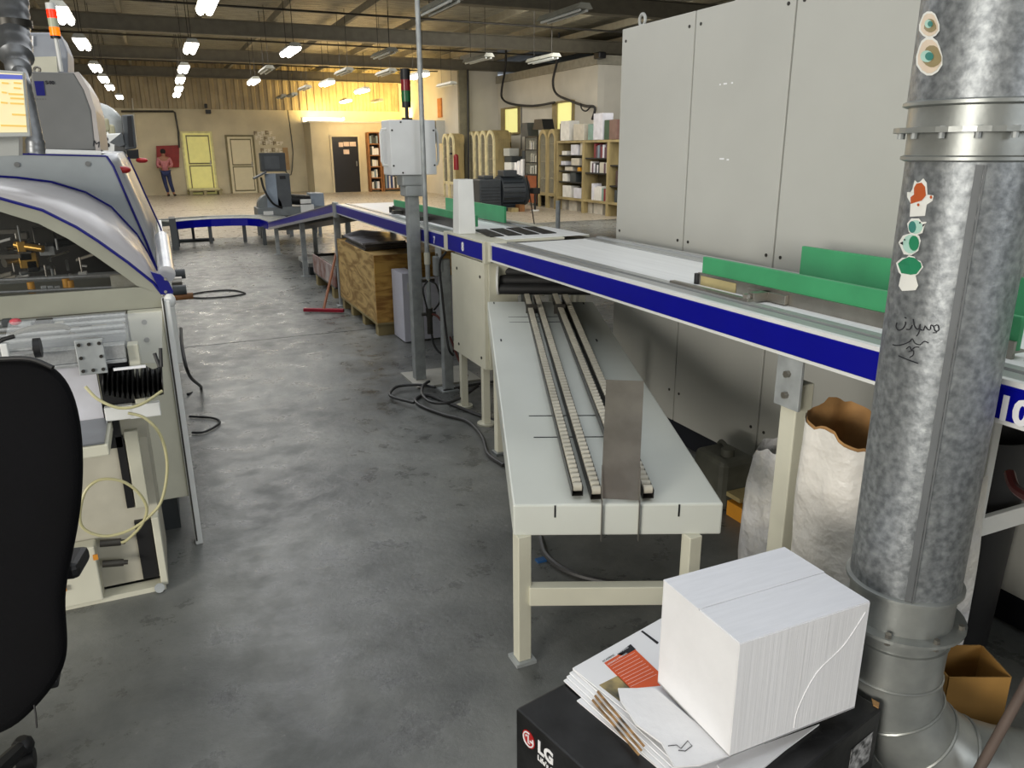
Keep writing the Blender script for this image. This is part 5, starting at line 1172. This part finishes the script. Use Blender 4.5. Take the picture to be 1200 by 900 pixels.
# brown shelves against the box room front (front faces the camera: along X)
def rack_y(name, label, Y, x0, x1, z0, z1, ncol, nrow, m, depth=.35):
    t = thing(name, label, 'bookcase', ((x0+x1)/2, Y+depth/2, 0))
    for i in range(ncol+1):
        xx = x0+(x1-x0)*i/ncol; MB().box(xx-.03, xx+.03, Y, Y+depth, 0, z1).build('upright', m, t)
    for i in range(nrow+1):
        zz_ = z0+(z1-z0)*i/nrow; MB().box(x0+.03, x1-.03, Y+.004, Y+depth-.01, zz_-.02, zz_+.02).build('shelf', m, t)
    MB().box(x0, x1, Y+depth-.01, Y+depth, z0, z1).build('back', dark_int, t)
    return t
x0_ = P(432, 200, y=31.1).x; x1_ = P(447, 200, y=31.1).x; x2_ = P(470, 200, y=31.1).x
rack_y('brown_bookcase', 'tall brown wooden bookcase beside the black door', 31.1, x0_+.06, x1_, .1, 2.25, 1, 5, brownwood)
rack_y('brown_bookcase', 'low brown wooden bookcase half hidden below the white control box', 31.1, x1_+.08, x2_+.3, .1, .95, 1, 1, brownwood)
for i in range(5): books(31.1, x0_+.12, x1_-.05, .122+.43*i, .33, 4, 'books in the tall brown bookcase, shelf %d' % i, 'on the %s shelf of the tall brown bookcase' % ['lowest', 'second lowest', 'middle', 'second highest', 'top'][i], 30+i, cols=(0, 1, 4, 5, 8), dirn='x')
books(31.1, x1_+.15, x2_+.2, .122, .6, 9, 'books in the low brown bookcase', 'in the low brown bookcase', 40, cols=(1, 7, 0, 8, 4), dirn='x')

# arched display cabinets ---------------------------------------------------------
def arch_case(y0, y1, X, zb, zt, label, m=arch_pine, depth=.5, legs=True, group=None):
    t = thing('arched_cabinet', label, 'cabinet', (X+depth/2, (y0+y1)/2, 0), group)
    n = 12; w_ = (y1-y0); r = w_/2; ym_ = (y0+y1)/2; fr_ = .09
    zc = zt-r*1.1
    def ring(rr, zoff=0): return [V((X, ym_-rr*math.cos(PI*i/n), zc+rr*1.15*math.sin(PI*i/n))) for i in range(n+1)]
    outer = [V((X, y0, zb))]+ring(r)+[V((X, y1, zb))]; inner = [V((X, y0+fr_, zb+fr_))]+ring(r-fr_)+[V((X, y1-fr_, zb+fr_))]
    mb = MB()
    for i in range(len(outer)-1): mb.prism([outer[i], outer[i+1], inner[i+1], inner[i]], (.05, 0, 0))
    mb.prism([outer[0], inner[0], inner[-1], outer[-1]], (.05, 0, 0)); mb.build('arch_frame', m, t)
    MB().prism([p+V((.02, 0, 0)) for p in inner], (.01, 0, 0)).build('glass', shelfglass, t)
    MB().box(X+.05, X+depth, y0, y0+.03, zb, zc).box(X+.05, X+depth, y1-.03, y1, zb, zc).box(X+depth-.03, X+depth, y0, y1, zb, zt-.05).box(X+.05, X+depth, y0, y1, zb, zb+.03).build('carcass', pine, t)
    rows_ = [[p+V((.05, 0, 0)) for p in ring(r)], [p+V((depth, 0, 0)) for p in ring(r)]]
    MB().grid(rows_).build('curved_top', pine, t, solid=.01)
    for k_ in range(3): MB().box(X+.06, X+depth-.03, y0+.03, y1-.03, zb+(zc-zb)*(k_+1)/3.2-.012, zb+(zc-zb)*(k_+1)/3.2+.012).build('shelf', pine, t)
    for k_ in range(3):
        MB().box(X+.15, X+.35, y0+.12+.1*(k_ % 2), y0+.3+.08*(k_ % 2), zb+.035+(zc-zb)*k_/3.2, zb+.25+(zc-zb)*k_/3.2).build('folder', BC[(k_*3+int(y0*7)) % len(BC)], t)
    if legs:
        for yy in (y0+.04, y1-.04):
            MB().box(X, X+.06, yy-.04, yy+.04, 0, zb).box(X+depth-.06, X+depth, yy-.04, yy+.04, 0, zb).build('leg', m, t)
    return t
ys = [P(px, 190, x=9.9).y for px in (541, 548.5, 555.5, 562, 569.5, 579)]
nm5 = ['farthest of the five joined arched cabinets left of the windows', 'second farthest of the five joined arched cabinets', 'middle one of the five joined arched cabinets', 'second nearest of the five joined arched cabinets', 'nearest of the five joined arched cabinets, its wide pale side showing']
for i in range(5): arch_case(ys[i+1]+.01, ys[i]-.01, 9.9, .45, 2.16, 'cream '+nm5[i], depth=.6)
ys = [P(px, 190, x=9.3).y for px in (518.5, 525, 532)]
for i in range(2): arch_case(ys[i+1]+.01, ys[i]-.01, 9.3, .45, 2.1, ['cream arched cabinet on the left of the far pair beside the red extinguisher', 'cream arched cabinet on the right of the far pair beside the red extinguisher'][i], depth=.4)
ys = [P(px, 190, x=10.06).y for px in (630.5, 641, 651)]
for i in range(2): arch_case(ys[i+1]+.01, ys[i]-.01, 10.06, .33, 2.1, ['left arched cabinet with dark edge next to the near bookcase', 'right arched cabinet joined to the near bookcase'][i], m=pine, depth=.5)
# black glass case left of them
y1_ = P(615, 190, x=10.1).y; y0_ = P(630, 190, x=10.1).y
t = thing('glass_case', 'black framed glass case with a brown lower door beside the arched cabinets', 'cabinet', (10.3, (y0_+y1_)/2, 0))
MB().box(10.1, 10.5, y0_+.02, y0_+.07, .1, 1.95).box(10.1, 10.5, y1_-.06, y1_, .1, 1.95).box(10.1, 10.5, y0_+.07, y1_-.06, 1.9, 1.95).box(10.1, 10.5, y0_+.07, y1_-.06, .85, .9).box(10.1, 10.5, y0_+.07, y1_-.06, 1.2, 1.23).box(10.1, 10.5, y0_+.07, y1_-.06, 1.55, 1.58).box(10.47, 10.5, y0_, y1_, 0, 1.95).build('frame', black, t)
MB().box(10.09, 10.12, y0_+.07, y1_-.06, .08, .85).build('lower_door', mat('orange_brown', (140, 74, 40), .5), t)
MB().box(10.1, 10.11, y0_+.07, y1_-.06, .9, 1.9).build('glass', shelfglass, t)
for i, zz_ in enumerate((.9, 1.23, 1.58)): books(10.12, y0_+.12, y1_-.1, zz_+.002, .25, 7, 'books in the black glass case, shelf %d' % i, 'on the %s shelf in the black glass case' % ['low', 'middle', 'high'][i], 60+i, cols=(0, 4, 5, 8))
# items on top of glass case and arches
for (px, py, w_, h_, m_, lb) in ((620, 146, .5, .38, dark_grey, 'dark grey house shaped box on top of the black glass case'), (636, 143, .7, .28, black, 'black case on top of the left arched cabinet near the bookcase')):
    q = P(px, py+4, x=10.3); zt_ = 1.95 if px < 625 else 2.12
    tag(MB().prism([V((10.15, q.y-w_/2, zt_)), V((10.15, q.y+w_/2, zt_)), V((10.15, q.y+w_/3, zt_+h_)), V((10.15, q.y-w_/3, zt_+h_))], (.35, 0, 0)).build('top_box', m_), lb, 'box')
# main bookcase (near): two bays and a bit
yA = P(652.5, 200, x=10.06).y; yB = P(683, 200, x=10.06).y; yC = P(712, 200, x=10.06).y; yD = yC-1.5
t = thing('wooden_bookcase', 'long pine bookcase full of books and boxes left of the tall grey cabinet', 'bookcase', (10.3, (yA+yD)/2, 0))
for yy in (yA, yB, yC, yD): MB().box(10.06, 10.5, yy-.05, yy+.05, 0, 1.80).build('upright', pine, t)
LV = [.30, .62, .92, 1.18, 1.5, 1.80]
for (a, c, lv) in ((yB, yA, (.33, .74, 1.02, 1.16, 1.42, 1.78)), (yC, yB, (.33, 1.00, 1.36, 1.78)), (yD, yC, (.33, .72, 1.2, 1.78))):
    for z_ in lv: MB().box(10.06 if z_ in (.33, 1.78) else 10.1, 10.48, a+.05, c-.05, z_-(.04 if z_ in (.33, 1.78) else .015), z_+.015).build('shelf', pine if z_ in (.33, 1.78) else dark_int, t)
MB().box(10.48, 10.5, yD, yA, .3, 1.8).build('back', mat('shelf_back', (84, 76, 54), .7), t)
X_ = 10.1
books(X_, yC+.1, yB-.3, 1.376, .36, 9, 'tall files on the top shelf of the pine bookcase', 'on the top shelf of the pine bookcase, right bay', 71, cols=(1, 2, 3, 8, 4))
books(X_, yC+.15, yB-.06, 1.017, .28, 10, 'books on the middle shelf of the pine bookcase', 'on the middle shelf of the pine bookcase, right bay', 72, cols=(0, 5, 4, 8, 2))
books(X_, yC+.08, yB-.2, .347, .42, 7, 'books on the bottom shelf of the pine bookcase', 'on the bottom shelf of the pine bookcase, right bay', 73, cols=(0, 8, 6, 3, 0))
books(X_, yD+.2, yC-.08, .347, .35, 6, 'books on the bottom shelf beside the grey cabinet', 'on the bottom pine shelf nearest the grey cabinet', 74)
books(X_, yD+.2, yC-.08, .737, .35, 6, 'books on the second shelf beside the grey cabinet', 'on the second pine shelf nearest the grey cabinet', 75, cols=(5, 4, 0, 9))
for i, (z_, items) in enumerate(((1.437, ((.3, .3, .1), (.85, .45, .26), (1.3, .22, .33))), (1.177, ((.25, .3, .1), (.9, .5, .18))), (1.037, ((.55, .5, .1),)), (.757, ((.8, .35, .24), (.35, .3, .2))), (.347, ((.45, .55, .3), (1.05, .5, .26))))):
    for j, (off, w_, h_) in enumerate(items):
        ya = yA-.08-off-w_/2+.1
        if ya < yB+.08: ya = yB+.08
        nmz = ['top', 'second', 'third', 'fourth', 'bottom'][i]; pj = ['left', 'middle', 'right'][j]
        tag(MB().box(X_+.02, X_+.3, ya, ya+w_*.85, z_, z_+min(h_, .3 if i != 2 else .1)).build('storage_box', [BC[0], BC[8], BC[5], BC[4]][(i+j) % 4], bevel=.004), '%s box on the %s shelf of the pine bookcase, left bay, %s' % (['white', 'pale', 'cream', 'dark grey'][(i+j) % 4], nmz, pj), 'box')
tag(MB().box(X_+.02, X_+.2, yA-1.2, yA-1.05, 1.037, 1.13).build('yellow_box', mat('yellow_box', (210, 150, 40), .5)), 'small yellow box in the left bay of the pine bookcase', 'box')
# under the shelf boxes
for i, (px) in enumerate((648, 662, 675, 693, 705)):
    q = P(px, 240, x=10.3); tag(MB().box(10.2, 10.45, q.y-.22, q.y+.22, 0, .27).build('floor_carton', BC[5]), ['first', 'second', 'third', 'fourth', 'fifth'][i]+' pale carton from the left on the floor under the pine bookcase', 'carton')
# on top
tops = [(661, .55, .5, BC[0], 'white box on the bookcase top below the lit window'), (677, .6, .4, BC[5], 'cream box on the bookcase top, middle'), (691, .3, .38, BC[6], 'pale green glass box on the bookcase top'), (699.5, .5, .62, BC[8], 'tall white box on the bookcase top below the cable'), (710, .3, .45, mat('deep_green', (30, 70, 50), .5), 'dark green file on the bookcase top'), (717, .4, .45, mat('brownish', (110, 84, 76), .5), 'brown glass jar box on the bookcase top beside the grey cabinet')]
for px, w_, h_, m_, lb in tops:
    q = P(px, 160, x=10.1); tag(MB().box(10.12, 10.42, q.y-w_/2+.03, q.y+w_/2-.03, 1.802, 1.8+h_).build('top_box', m_, bevel=.004), lb, 'box')
tag(MB().box(10.15, 10.4, P(655, 150, x=10.1).y-.04, P(655, 150, x=10.1).y+.06, 1.802, 2.25).build('black_case', black, bevel=.02), 'black case at the left end of the bookcase top', 'case')
# printer & white things between
t = thing('photocopier', 'white and black photocopier between the arched cabinets and the black glass case', 'printer', (10.4, 22.4, 0))
q = P(595, 190, x=10.3); yy = q.y-.20
MB().box(10.2, 10.7, yy-.3, yy+.3, .3, .95).build('lower_body', black, t, bevel=.02)
MB().box(10.2, 10.7, yy-.28, yy+.26, .955, 1.2).build('paper_unit', white_paint, t, bevel=.02)
MB().box(10.2, 10.7, yy-.27, yy+.24, 1.205, 1.38).build('top_unit', dark_grey, t, bevel=.02)
MB().box(10.15, 10.5, yy-.24, yy+.2, 1.385, 1.62).build('scanner_lid', grey_paint, t, bevel=.02)
for k_ in range(4): MB().box(10.2+.44*(k_ % 2), 10.26+.44*(k_ % 2), yy-.28+.5*(k_//2), yy-.22+.5*(k_//2), 0, .3).build('leg', black, t)
for i, px in enumerate((603.5, 607, 611)):
    q = P(px, 190, x=10.2); tag(MB().box(10.2, 10.42, q.y-.09, q.y+.09, .802, 1.2+.05*i).build('paper_roll', paper, bevel=.03), ['left', 'middle', 'right'][i]+' of three white upright rolls beside the photocopier', 'roll')
t = thing('side_table', 'dark side table carrying three white rolls beside the photocopier', 'table', (10.4, P(606, 190, x=10.2).y, 0))
qa, qb = P(601.5, 190, x=10.2).y, P(613.5, 190, x=10.2).y
MB().box(10.1, 10.6, qb, qa, .76, .8).build('top', dark_grey, t)
for xx in (10.13, 10.53):
    for y_ in (qb+.05, qa-.09): MB().box(xx, xx+.04, y_, y_+.04, 0, .76).build('leg', dark_grey, t)
MB().box(10.5, 10.56, qb, qa, .8, 1.55).build('dark_backboard', dark_grey, t)
# electric motors on the floor
t = thing('electric_motor', 'large dark grey electric motor with cooling fins on the far floor', 'motor', (9.0, 20.0, 0))
c_ = P(598, 222, y=19.6); q0 = P(583, 222, y=19.6); q1_ = P(614, 222, y=19.6); rr_ = .40
zc_ = .50
MB().cyl((q0.x, 19.6, zc_), (q1_.x-.12, 19.6, zc_), rr_, seg=28).build('housing', motor_m, t, smooth=True)
MB().cyl((q1_.x-.12, 19.6, zc_), (q1_.x+.02, 19.6, zc_), rr_+.02, rr_-.03, seg=28).build('fan_cowl', motor_m, t, smooth=True)
mb = MB()
for k_ in range(20):
    a_ = 2*PI*k_/20; mb.obb(((q0.x+q1_.x)/2-.06, 19.6+(rr_+.02)*math.cos(a_), zc_+(rr_+.02)*math.sin(a_)), q1_.x-q0.x-.2, .05, .012, (1, 0, 0), (0, math.cos(a_), math.sin(a_)), (0, -math.sin(a_), math.cos(a_)))
mb.build('cooling_fins', motor_m, t)
MB().box(q0.x+.05, q0.x+.45, 19.3, 19.7, .89, 1.06).build('terminal_box', motor_m, t, bevel=.02)
MB().box(q0.x, q1_.x-.2, 19.3, 19.9, 0, .12).build('foot', motor_m, t)
t = thing('gear_unit', 'dark grey ribbed gear unit joined left of the large electric motor', 'gearbox', (8.4, 19.6, 0))
q0 = P(553, 222, y=19.6); q1_ = P(582.5, 222, y=19.6)
MB().box(q0.x+.1, q1_.x, 19.3, 19.9, .1, .84).build('housing', motor_m, t, bevel=.03)
mb = MB()
for k_ in range(7): mb.box(q0.x+.14, q1_.x-.03, 19.27, 19.3, .16+.08*k_, .18+.08*k_)
mb.build('ribs', motor_m, t)
MB().box(q0.x+.25, q1_.x-.2, 19.35, 19.8, .84, .93).build('cover', motor_m, t, bevel=.02)
MB().box(q0.x+.1, q1_.x, 19.4, 19.8, 0, .1).build('foot', darksteel, t)
tag(MB().box(P(595, 240, y=19.2).x, P(603, 240, y=19.2).x, 18.95, 19.2, 0, .1).build('timber_block', pine), 'timber block on the floor in front of the electric motor', 'block')
tag(MB().box(P(608, 240, y=19.0).x, P(614, 240, y=19.0).x, 18.95, 19.22, 0, .18).build('brown_block', brownwood), 'dark brown block on the floor below the motor fan cowl', 'block')
# extinguisher
t = thing('fire_extinguisher', 'red fire extinguisher hanging on the column beside the arched cabinets', 'extinguisher', P(534, 192, y=25.3))
q = P(534.5, 188, y=24.9)
MB().cyl((q.x, 24.9, q.z-.3), (q.x, 24.9, q.z+.12), .085, seg=14).ball((q.x, 24.9, q.z+.12), .085, n=12).build('cylinder', redlamp, t, smooth=True)
MB().box(q.x-.04, q.x+.04, 25.32, 25.38, q.z+.18, q.z+.25).build('valve', black, t)
# wall boxes at the far right wall
for (a, c, d_, e_, lb) in ((511, 141, 526, 168, 'white electrical box high on the wall right of the control box'), (505, 141, 510.5, 168, 'narrow white electrical box partly behind the control box')):
    q = P(a, c, y=27.4); q2 = P(d_, e_, y=27.4)
    tag(MB().box(q.x, q2.x, 27.4, 27.7, q2.z, q.z).build('wall_box', grey_paint, bevel=.01), lb, 'electrical box')
tag(MB().box(9.7, 9.75, 27.6, 28.0, 2.7, 3.35).build('orange_panel', mat('orange_panel', (190, 120, 60), .6)), 'small orange panel high on the warm lit wall left of the column', 'panel')
tag(MB().cyl((P(546.5, 100, y=25.3).x, 25.3, 0), (P(548.5, 100, y=25.3).x, 25.3, 4.1), .035, seg=8).build('down_pipe', black, smooth=True), 'black vertical pipe running down the right side of the column', 'pipe')
# hanging black cables
def hang(pix, X, r, label):
    tag(MB().tube([P(a, c, x=X) for a, c in pix], r, seg=6, smooth=5).build('hanging_cable', rubber, smooth=True), label, 'cable')
hang([(593, 58), (592, 80), (588, 105), (589, 116), (600, 122), (625, 124), (650, 120)], 10.9, .035, 'black cable dropping from the roof and looping along the room wall')
hang([(655, 38), (653, 70), (648, 95), (652, 110), (668, 118), (685, 124), (697, 126), (694, 140)], 10.9, .035, 'black cable dropping beside the lit window down to the bookcase top')
hang([(680, 121), (682, 128), (687, 130), (692, 125)], 10.85, .02, 'small hanging loop of black cable above the bookcase')
hang([(611, 125), (611, 150), (611, 175)], 11.088, .015, 'thin vertical cable on the room wall right of the first lit window')
# stick with a stand near the shelf (black stand and tall thin rod)
t = thing('floor_stand', 'thin black stand with a white base near the bookcase', 'stand', P(627, 247, z=0))
q = P(627, 247, z=0); MB().cyl((q.x, q.y, .02), (q.x, q.y, .5), .03, seg=8).box(q.x-.1, q.x+.1, q.y-.1, q.y+.1, .45, .6).build('stem', black, t); MB().cyl((q.x, q.y, 0), (q.x, q.y, .03), .12, seg=12).build('base', white_paint, t)
tag(MB().cyl(P(617, 205, y=14.2), P(627, 268, z=0), .012, seg=6).build('thin_rod', black), 'thin slanting black rod standing beyond the belt conveyor', 'rod')
a = P(654, 235, y=9.0); tag(MB().cyl((a.x, 9, 0), (a.x, 9, a.z), .03, seg=10).build('grey_pipe_post', zinc, smooth=True), 'short grey pipe post standing in front of the bookcase', 'post')
# second conveyor edge beyond (frame behind the module)
t = thing('guard_rail', 'low cream guard rail beyond drive module 8', 'rail', (2.9, 4.6, 0))
MB().box(2.36, 2.42, 4.2, 6.3, 1.03, 1.09).build('long_rail', cream, t)
for yy in (4.3, 6.2): MB().box(2.37, 2.41, yy, yy+.04, 0, 1.03).build('leg', cream, t)

# =================================================================== CEILING LAMPS
def lamp(lit, loc, label, group=None, ln=1.25, wd_=.24, ang=0):
    t = thing('ceiling_lamp', label, 'lamp', loc, group); x, y, z = loc
    MB().prism([(x-wd_/2, y-ln/2, z), (x-wd_/2+.05, y-ln/2, z+.07), (x+wd_/2-.05, y-ln/2, z+.07), (x+wd_/2, y-ln/2, z)], (0, ln, 0)).build('reflector', mat('lamp_reflector', (150, 150, 140), .4), t)
    for dx in (-.055, .055):
        MB().cyl((x+dx, y-ln/2+.04, z-.02), (x+dx, y+ln/2-.04, z-.02), .05 if lit else .018, seg=8).build('tube', tube_on if lit else tube_off, t)
    for dy in (-ln/3, ln/3): MB().cyl((x, y+dy, z+.07), (x, y+dy, 4.75), .006, seg=5).build('suspension_rod', darksteel, t)
    t.rotation_euler.z = 0
    return t
L0 = lamp(True, tuple(P(73, 16, z=3.4)), 'lit ceiling lamp nearest in the left row, beside the orange signal column')
row1 = [(96, 50), (112, 78.5), (121.5, 92), (128.5, 101.5), (140, 113)]
nm = ['second', 'third', 'fourth', 'fifth', 'farthest']
def at34(p): q = P(*p, z=3.4); return (q.x, q.y, 3.4)
for p, n_ in zip(row1, nm): dup(L0, at34(p), '%s lit ceiling lamp of the left row above the big machine' % n_)
row2 = [(243, 3), (223.5, 55), (215, 80), (211, 93), (209.5, 103.5), (207, 110.5)]
for p, n_ in zip(row2, ['nearest']+nm): dup(L0, at34(p), '%s lit ceiling lamp of the aisle row' % n_)
for p, n_ in zip([(340, 59), (297, 95), (383, 97), (424, 106), (378, 89), (490, 88), (405, 118)], ['large bright lamp right of the aisle row, nearest', 'smaller bright lamp behind the large one right of the aisle', 'bright lamp before the orange wall, left', 'bright lamp before the orange wall, middle', 'lamp lit high above the orange wall', 'bright lamp directly beside the signal light of the post', 'small bright lamp low before the orange wall']):
    if n_.startswith('lamp lit'): continue
    dup(L0, at34(p), n_)
D0 = lamp(False, at34((312, 83)), 'unlit ceiling lamp between the two bright lamps right of the aisle')
for p, l_ in (((403, 85), 'unlit lamp under the roof beam left of the signal light'), ((450, 64), 'unlit lamp high above the white control box'), ((357, 104), 'small unlit lamp before the orange wall, left'), ((342, 112), 'small unlit lamp in the row behind, left'), ((330, 114), 'smallest unlit lamp far before the corrugated wall'), ((452, 86), 'unlit lamp just left of the signal light'),
             ((523, 100), 'unlit lamp in the warm bay left of the column'), ((515, 8), 'big unlit lamp near the top behind the thin air pipe'), ((660, 18), 'big unlit twin tube lamp near the top centre right'), ((636, 70), 'pale unlit lamp above the room wall'), ((560, 70), 'unlit lamp hanging left of the tall wall return'), ((440, 119), 'faint lamp at the right of the orange wall')):
    q = at34(p); dup(D0, (q[0], min(q[1], 31.0), 3.4), l_)

# =================================================================== PERSON
pq = P(197, 229, z=0)
px_, py_ = .46, 32.2
t = thing('person', 'person in a pink shirt and blue jeans standing with crossed legs by the red board', 'person', (px_, py_, 0))
def skin(name, verts, edges, radii, m, par, root=0):
    org = par.location if par.type == 'EMPTY' else par.parent.location
    me = bpy.data.meshes.new(name); me.from_pydata([tuple(V(v)) for v in verts], edges, [])
    me.materials.append(m); o = bpy.data.objects.new(name, me); COL.objects.link(o); o.parent = par
    md = o.modifiers.new('skin', 'SKIN')
    for i, r_ in enumerate(radii):
        me.skin_vertices[0].data[i].radius = (r_, r_)
    me.skin_vertices[0].data[root].use_root = True
    md.use_smooth_shade = True; o.modifiers.new('sub', 'SUBSURF').levels = 1
    return o
skm = mat('skin', (150, 104, 80), .6, var=0); shirt = mat('pink_shirt', (178, 112, 116), .8, var=.08, scale=20); jeans = mat('jeans', (34, 44, 84), .8, var=.1); hairm = mat('hair', (24, 20, 20), .7, var=0)
body = skin('body', [(0,0,.9),(0,0,1.1),(0,0,1.32),(0,0,1.42),(0,-.01,1.55),(.09,0,.86),(.12,-.02,.47),(.19,-.02,.08),(.22,-.12,.03),(-.09,0,.86),(-.06,.0,.47),(.0,0,.08),(-.04,-.12,.03),(.19,0,1.34),(.25,-.03,1.1),(.10,-.18,1.02),(-.19,0,1.34),(-.25,-.03,1.1),(-.10,-.18,1.02)],
     [(0,1),(1,2),(2,3),(3,4),(0,5),(5,6),(6,7),(7,8),(0,9),(9,10),(10,11),(11,12),(2,13),(13,14),(14,15),(2,16),(16,17),(17,18)],
     [.13,.12,.13,.055,.085,.08,.06,.042,.035,.08,.06,.042,.035,.06,.045,.032,.06,.045,.032], skm, t)
skin('shirt', [(0,0,.86),(0,0,1.1),(0,0,1.33),(.19,0,1.34),(.25,-.03,1.1),(.14,-.14,1.04),(-.19,0,1.34),(-.25,-.03,1.1),(-.14,-.14,1.04)], [(0,1),(1,2),(2,3),(3,4),(4,5),(2,6),(6,7),(7,8)], [.15,.14,.15,.075,.06,.05,.075,.06,.05], shirt, t)
skin('jeans', [(0,0,.9),(.09,0,.84),(.12,-.02,.47),(.19,-.02,.12),(-.09,0,.84),(-.06,0,.47),(.0,0,.12)], [(0,1),(1,2),(2,3),(0,4),(4,5),(5,6)], [.14,.095,.075,.06,.095,.075,.06], jeans, t)
def local(mb, name, m, par):
    for i, v in enumerate(mb.v): mb.v[i] = v+par.location
    return mb.build(name, m, par, smooth=True)
local(MB().ball((0, .015, 1.60), .095, 1, 1.05, 1, n=12), 'hair', hairm, t)
local(MB().ball((.22, -.08, .04), .07, .8, 1.6, .5).ball((0, -.08, .04), .07, .8, 1.6, .5), 'shoes', black, t)
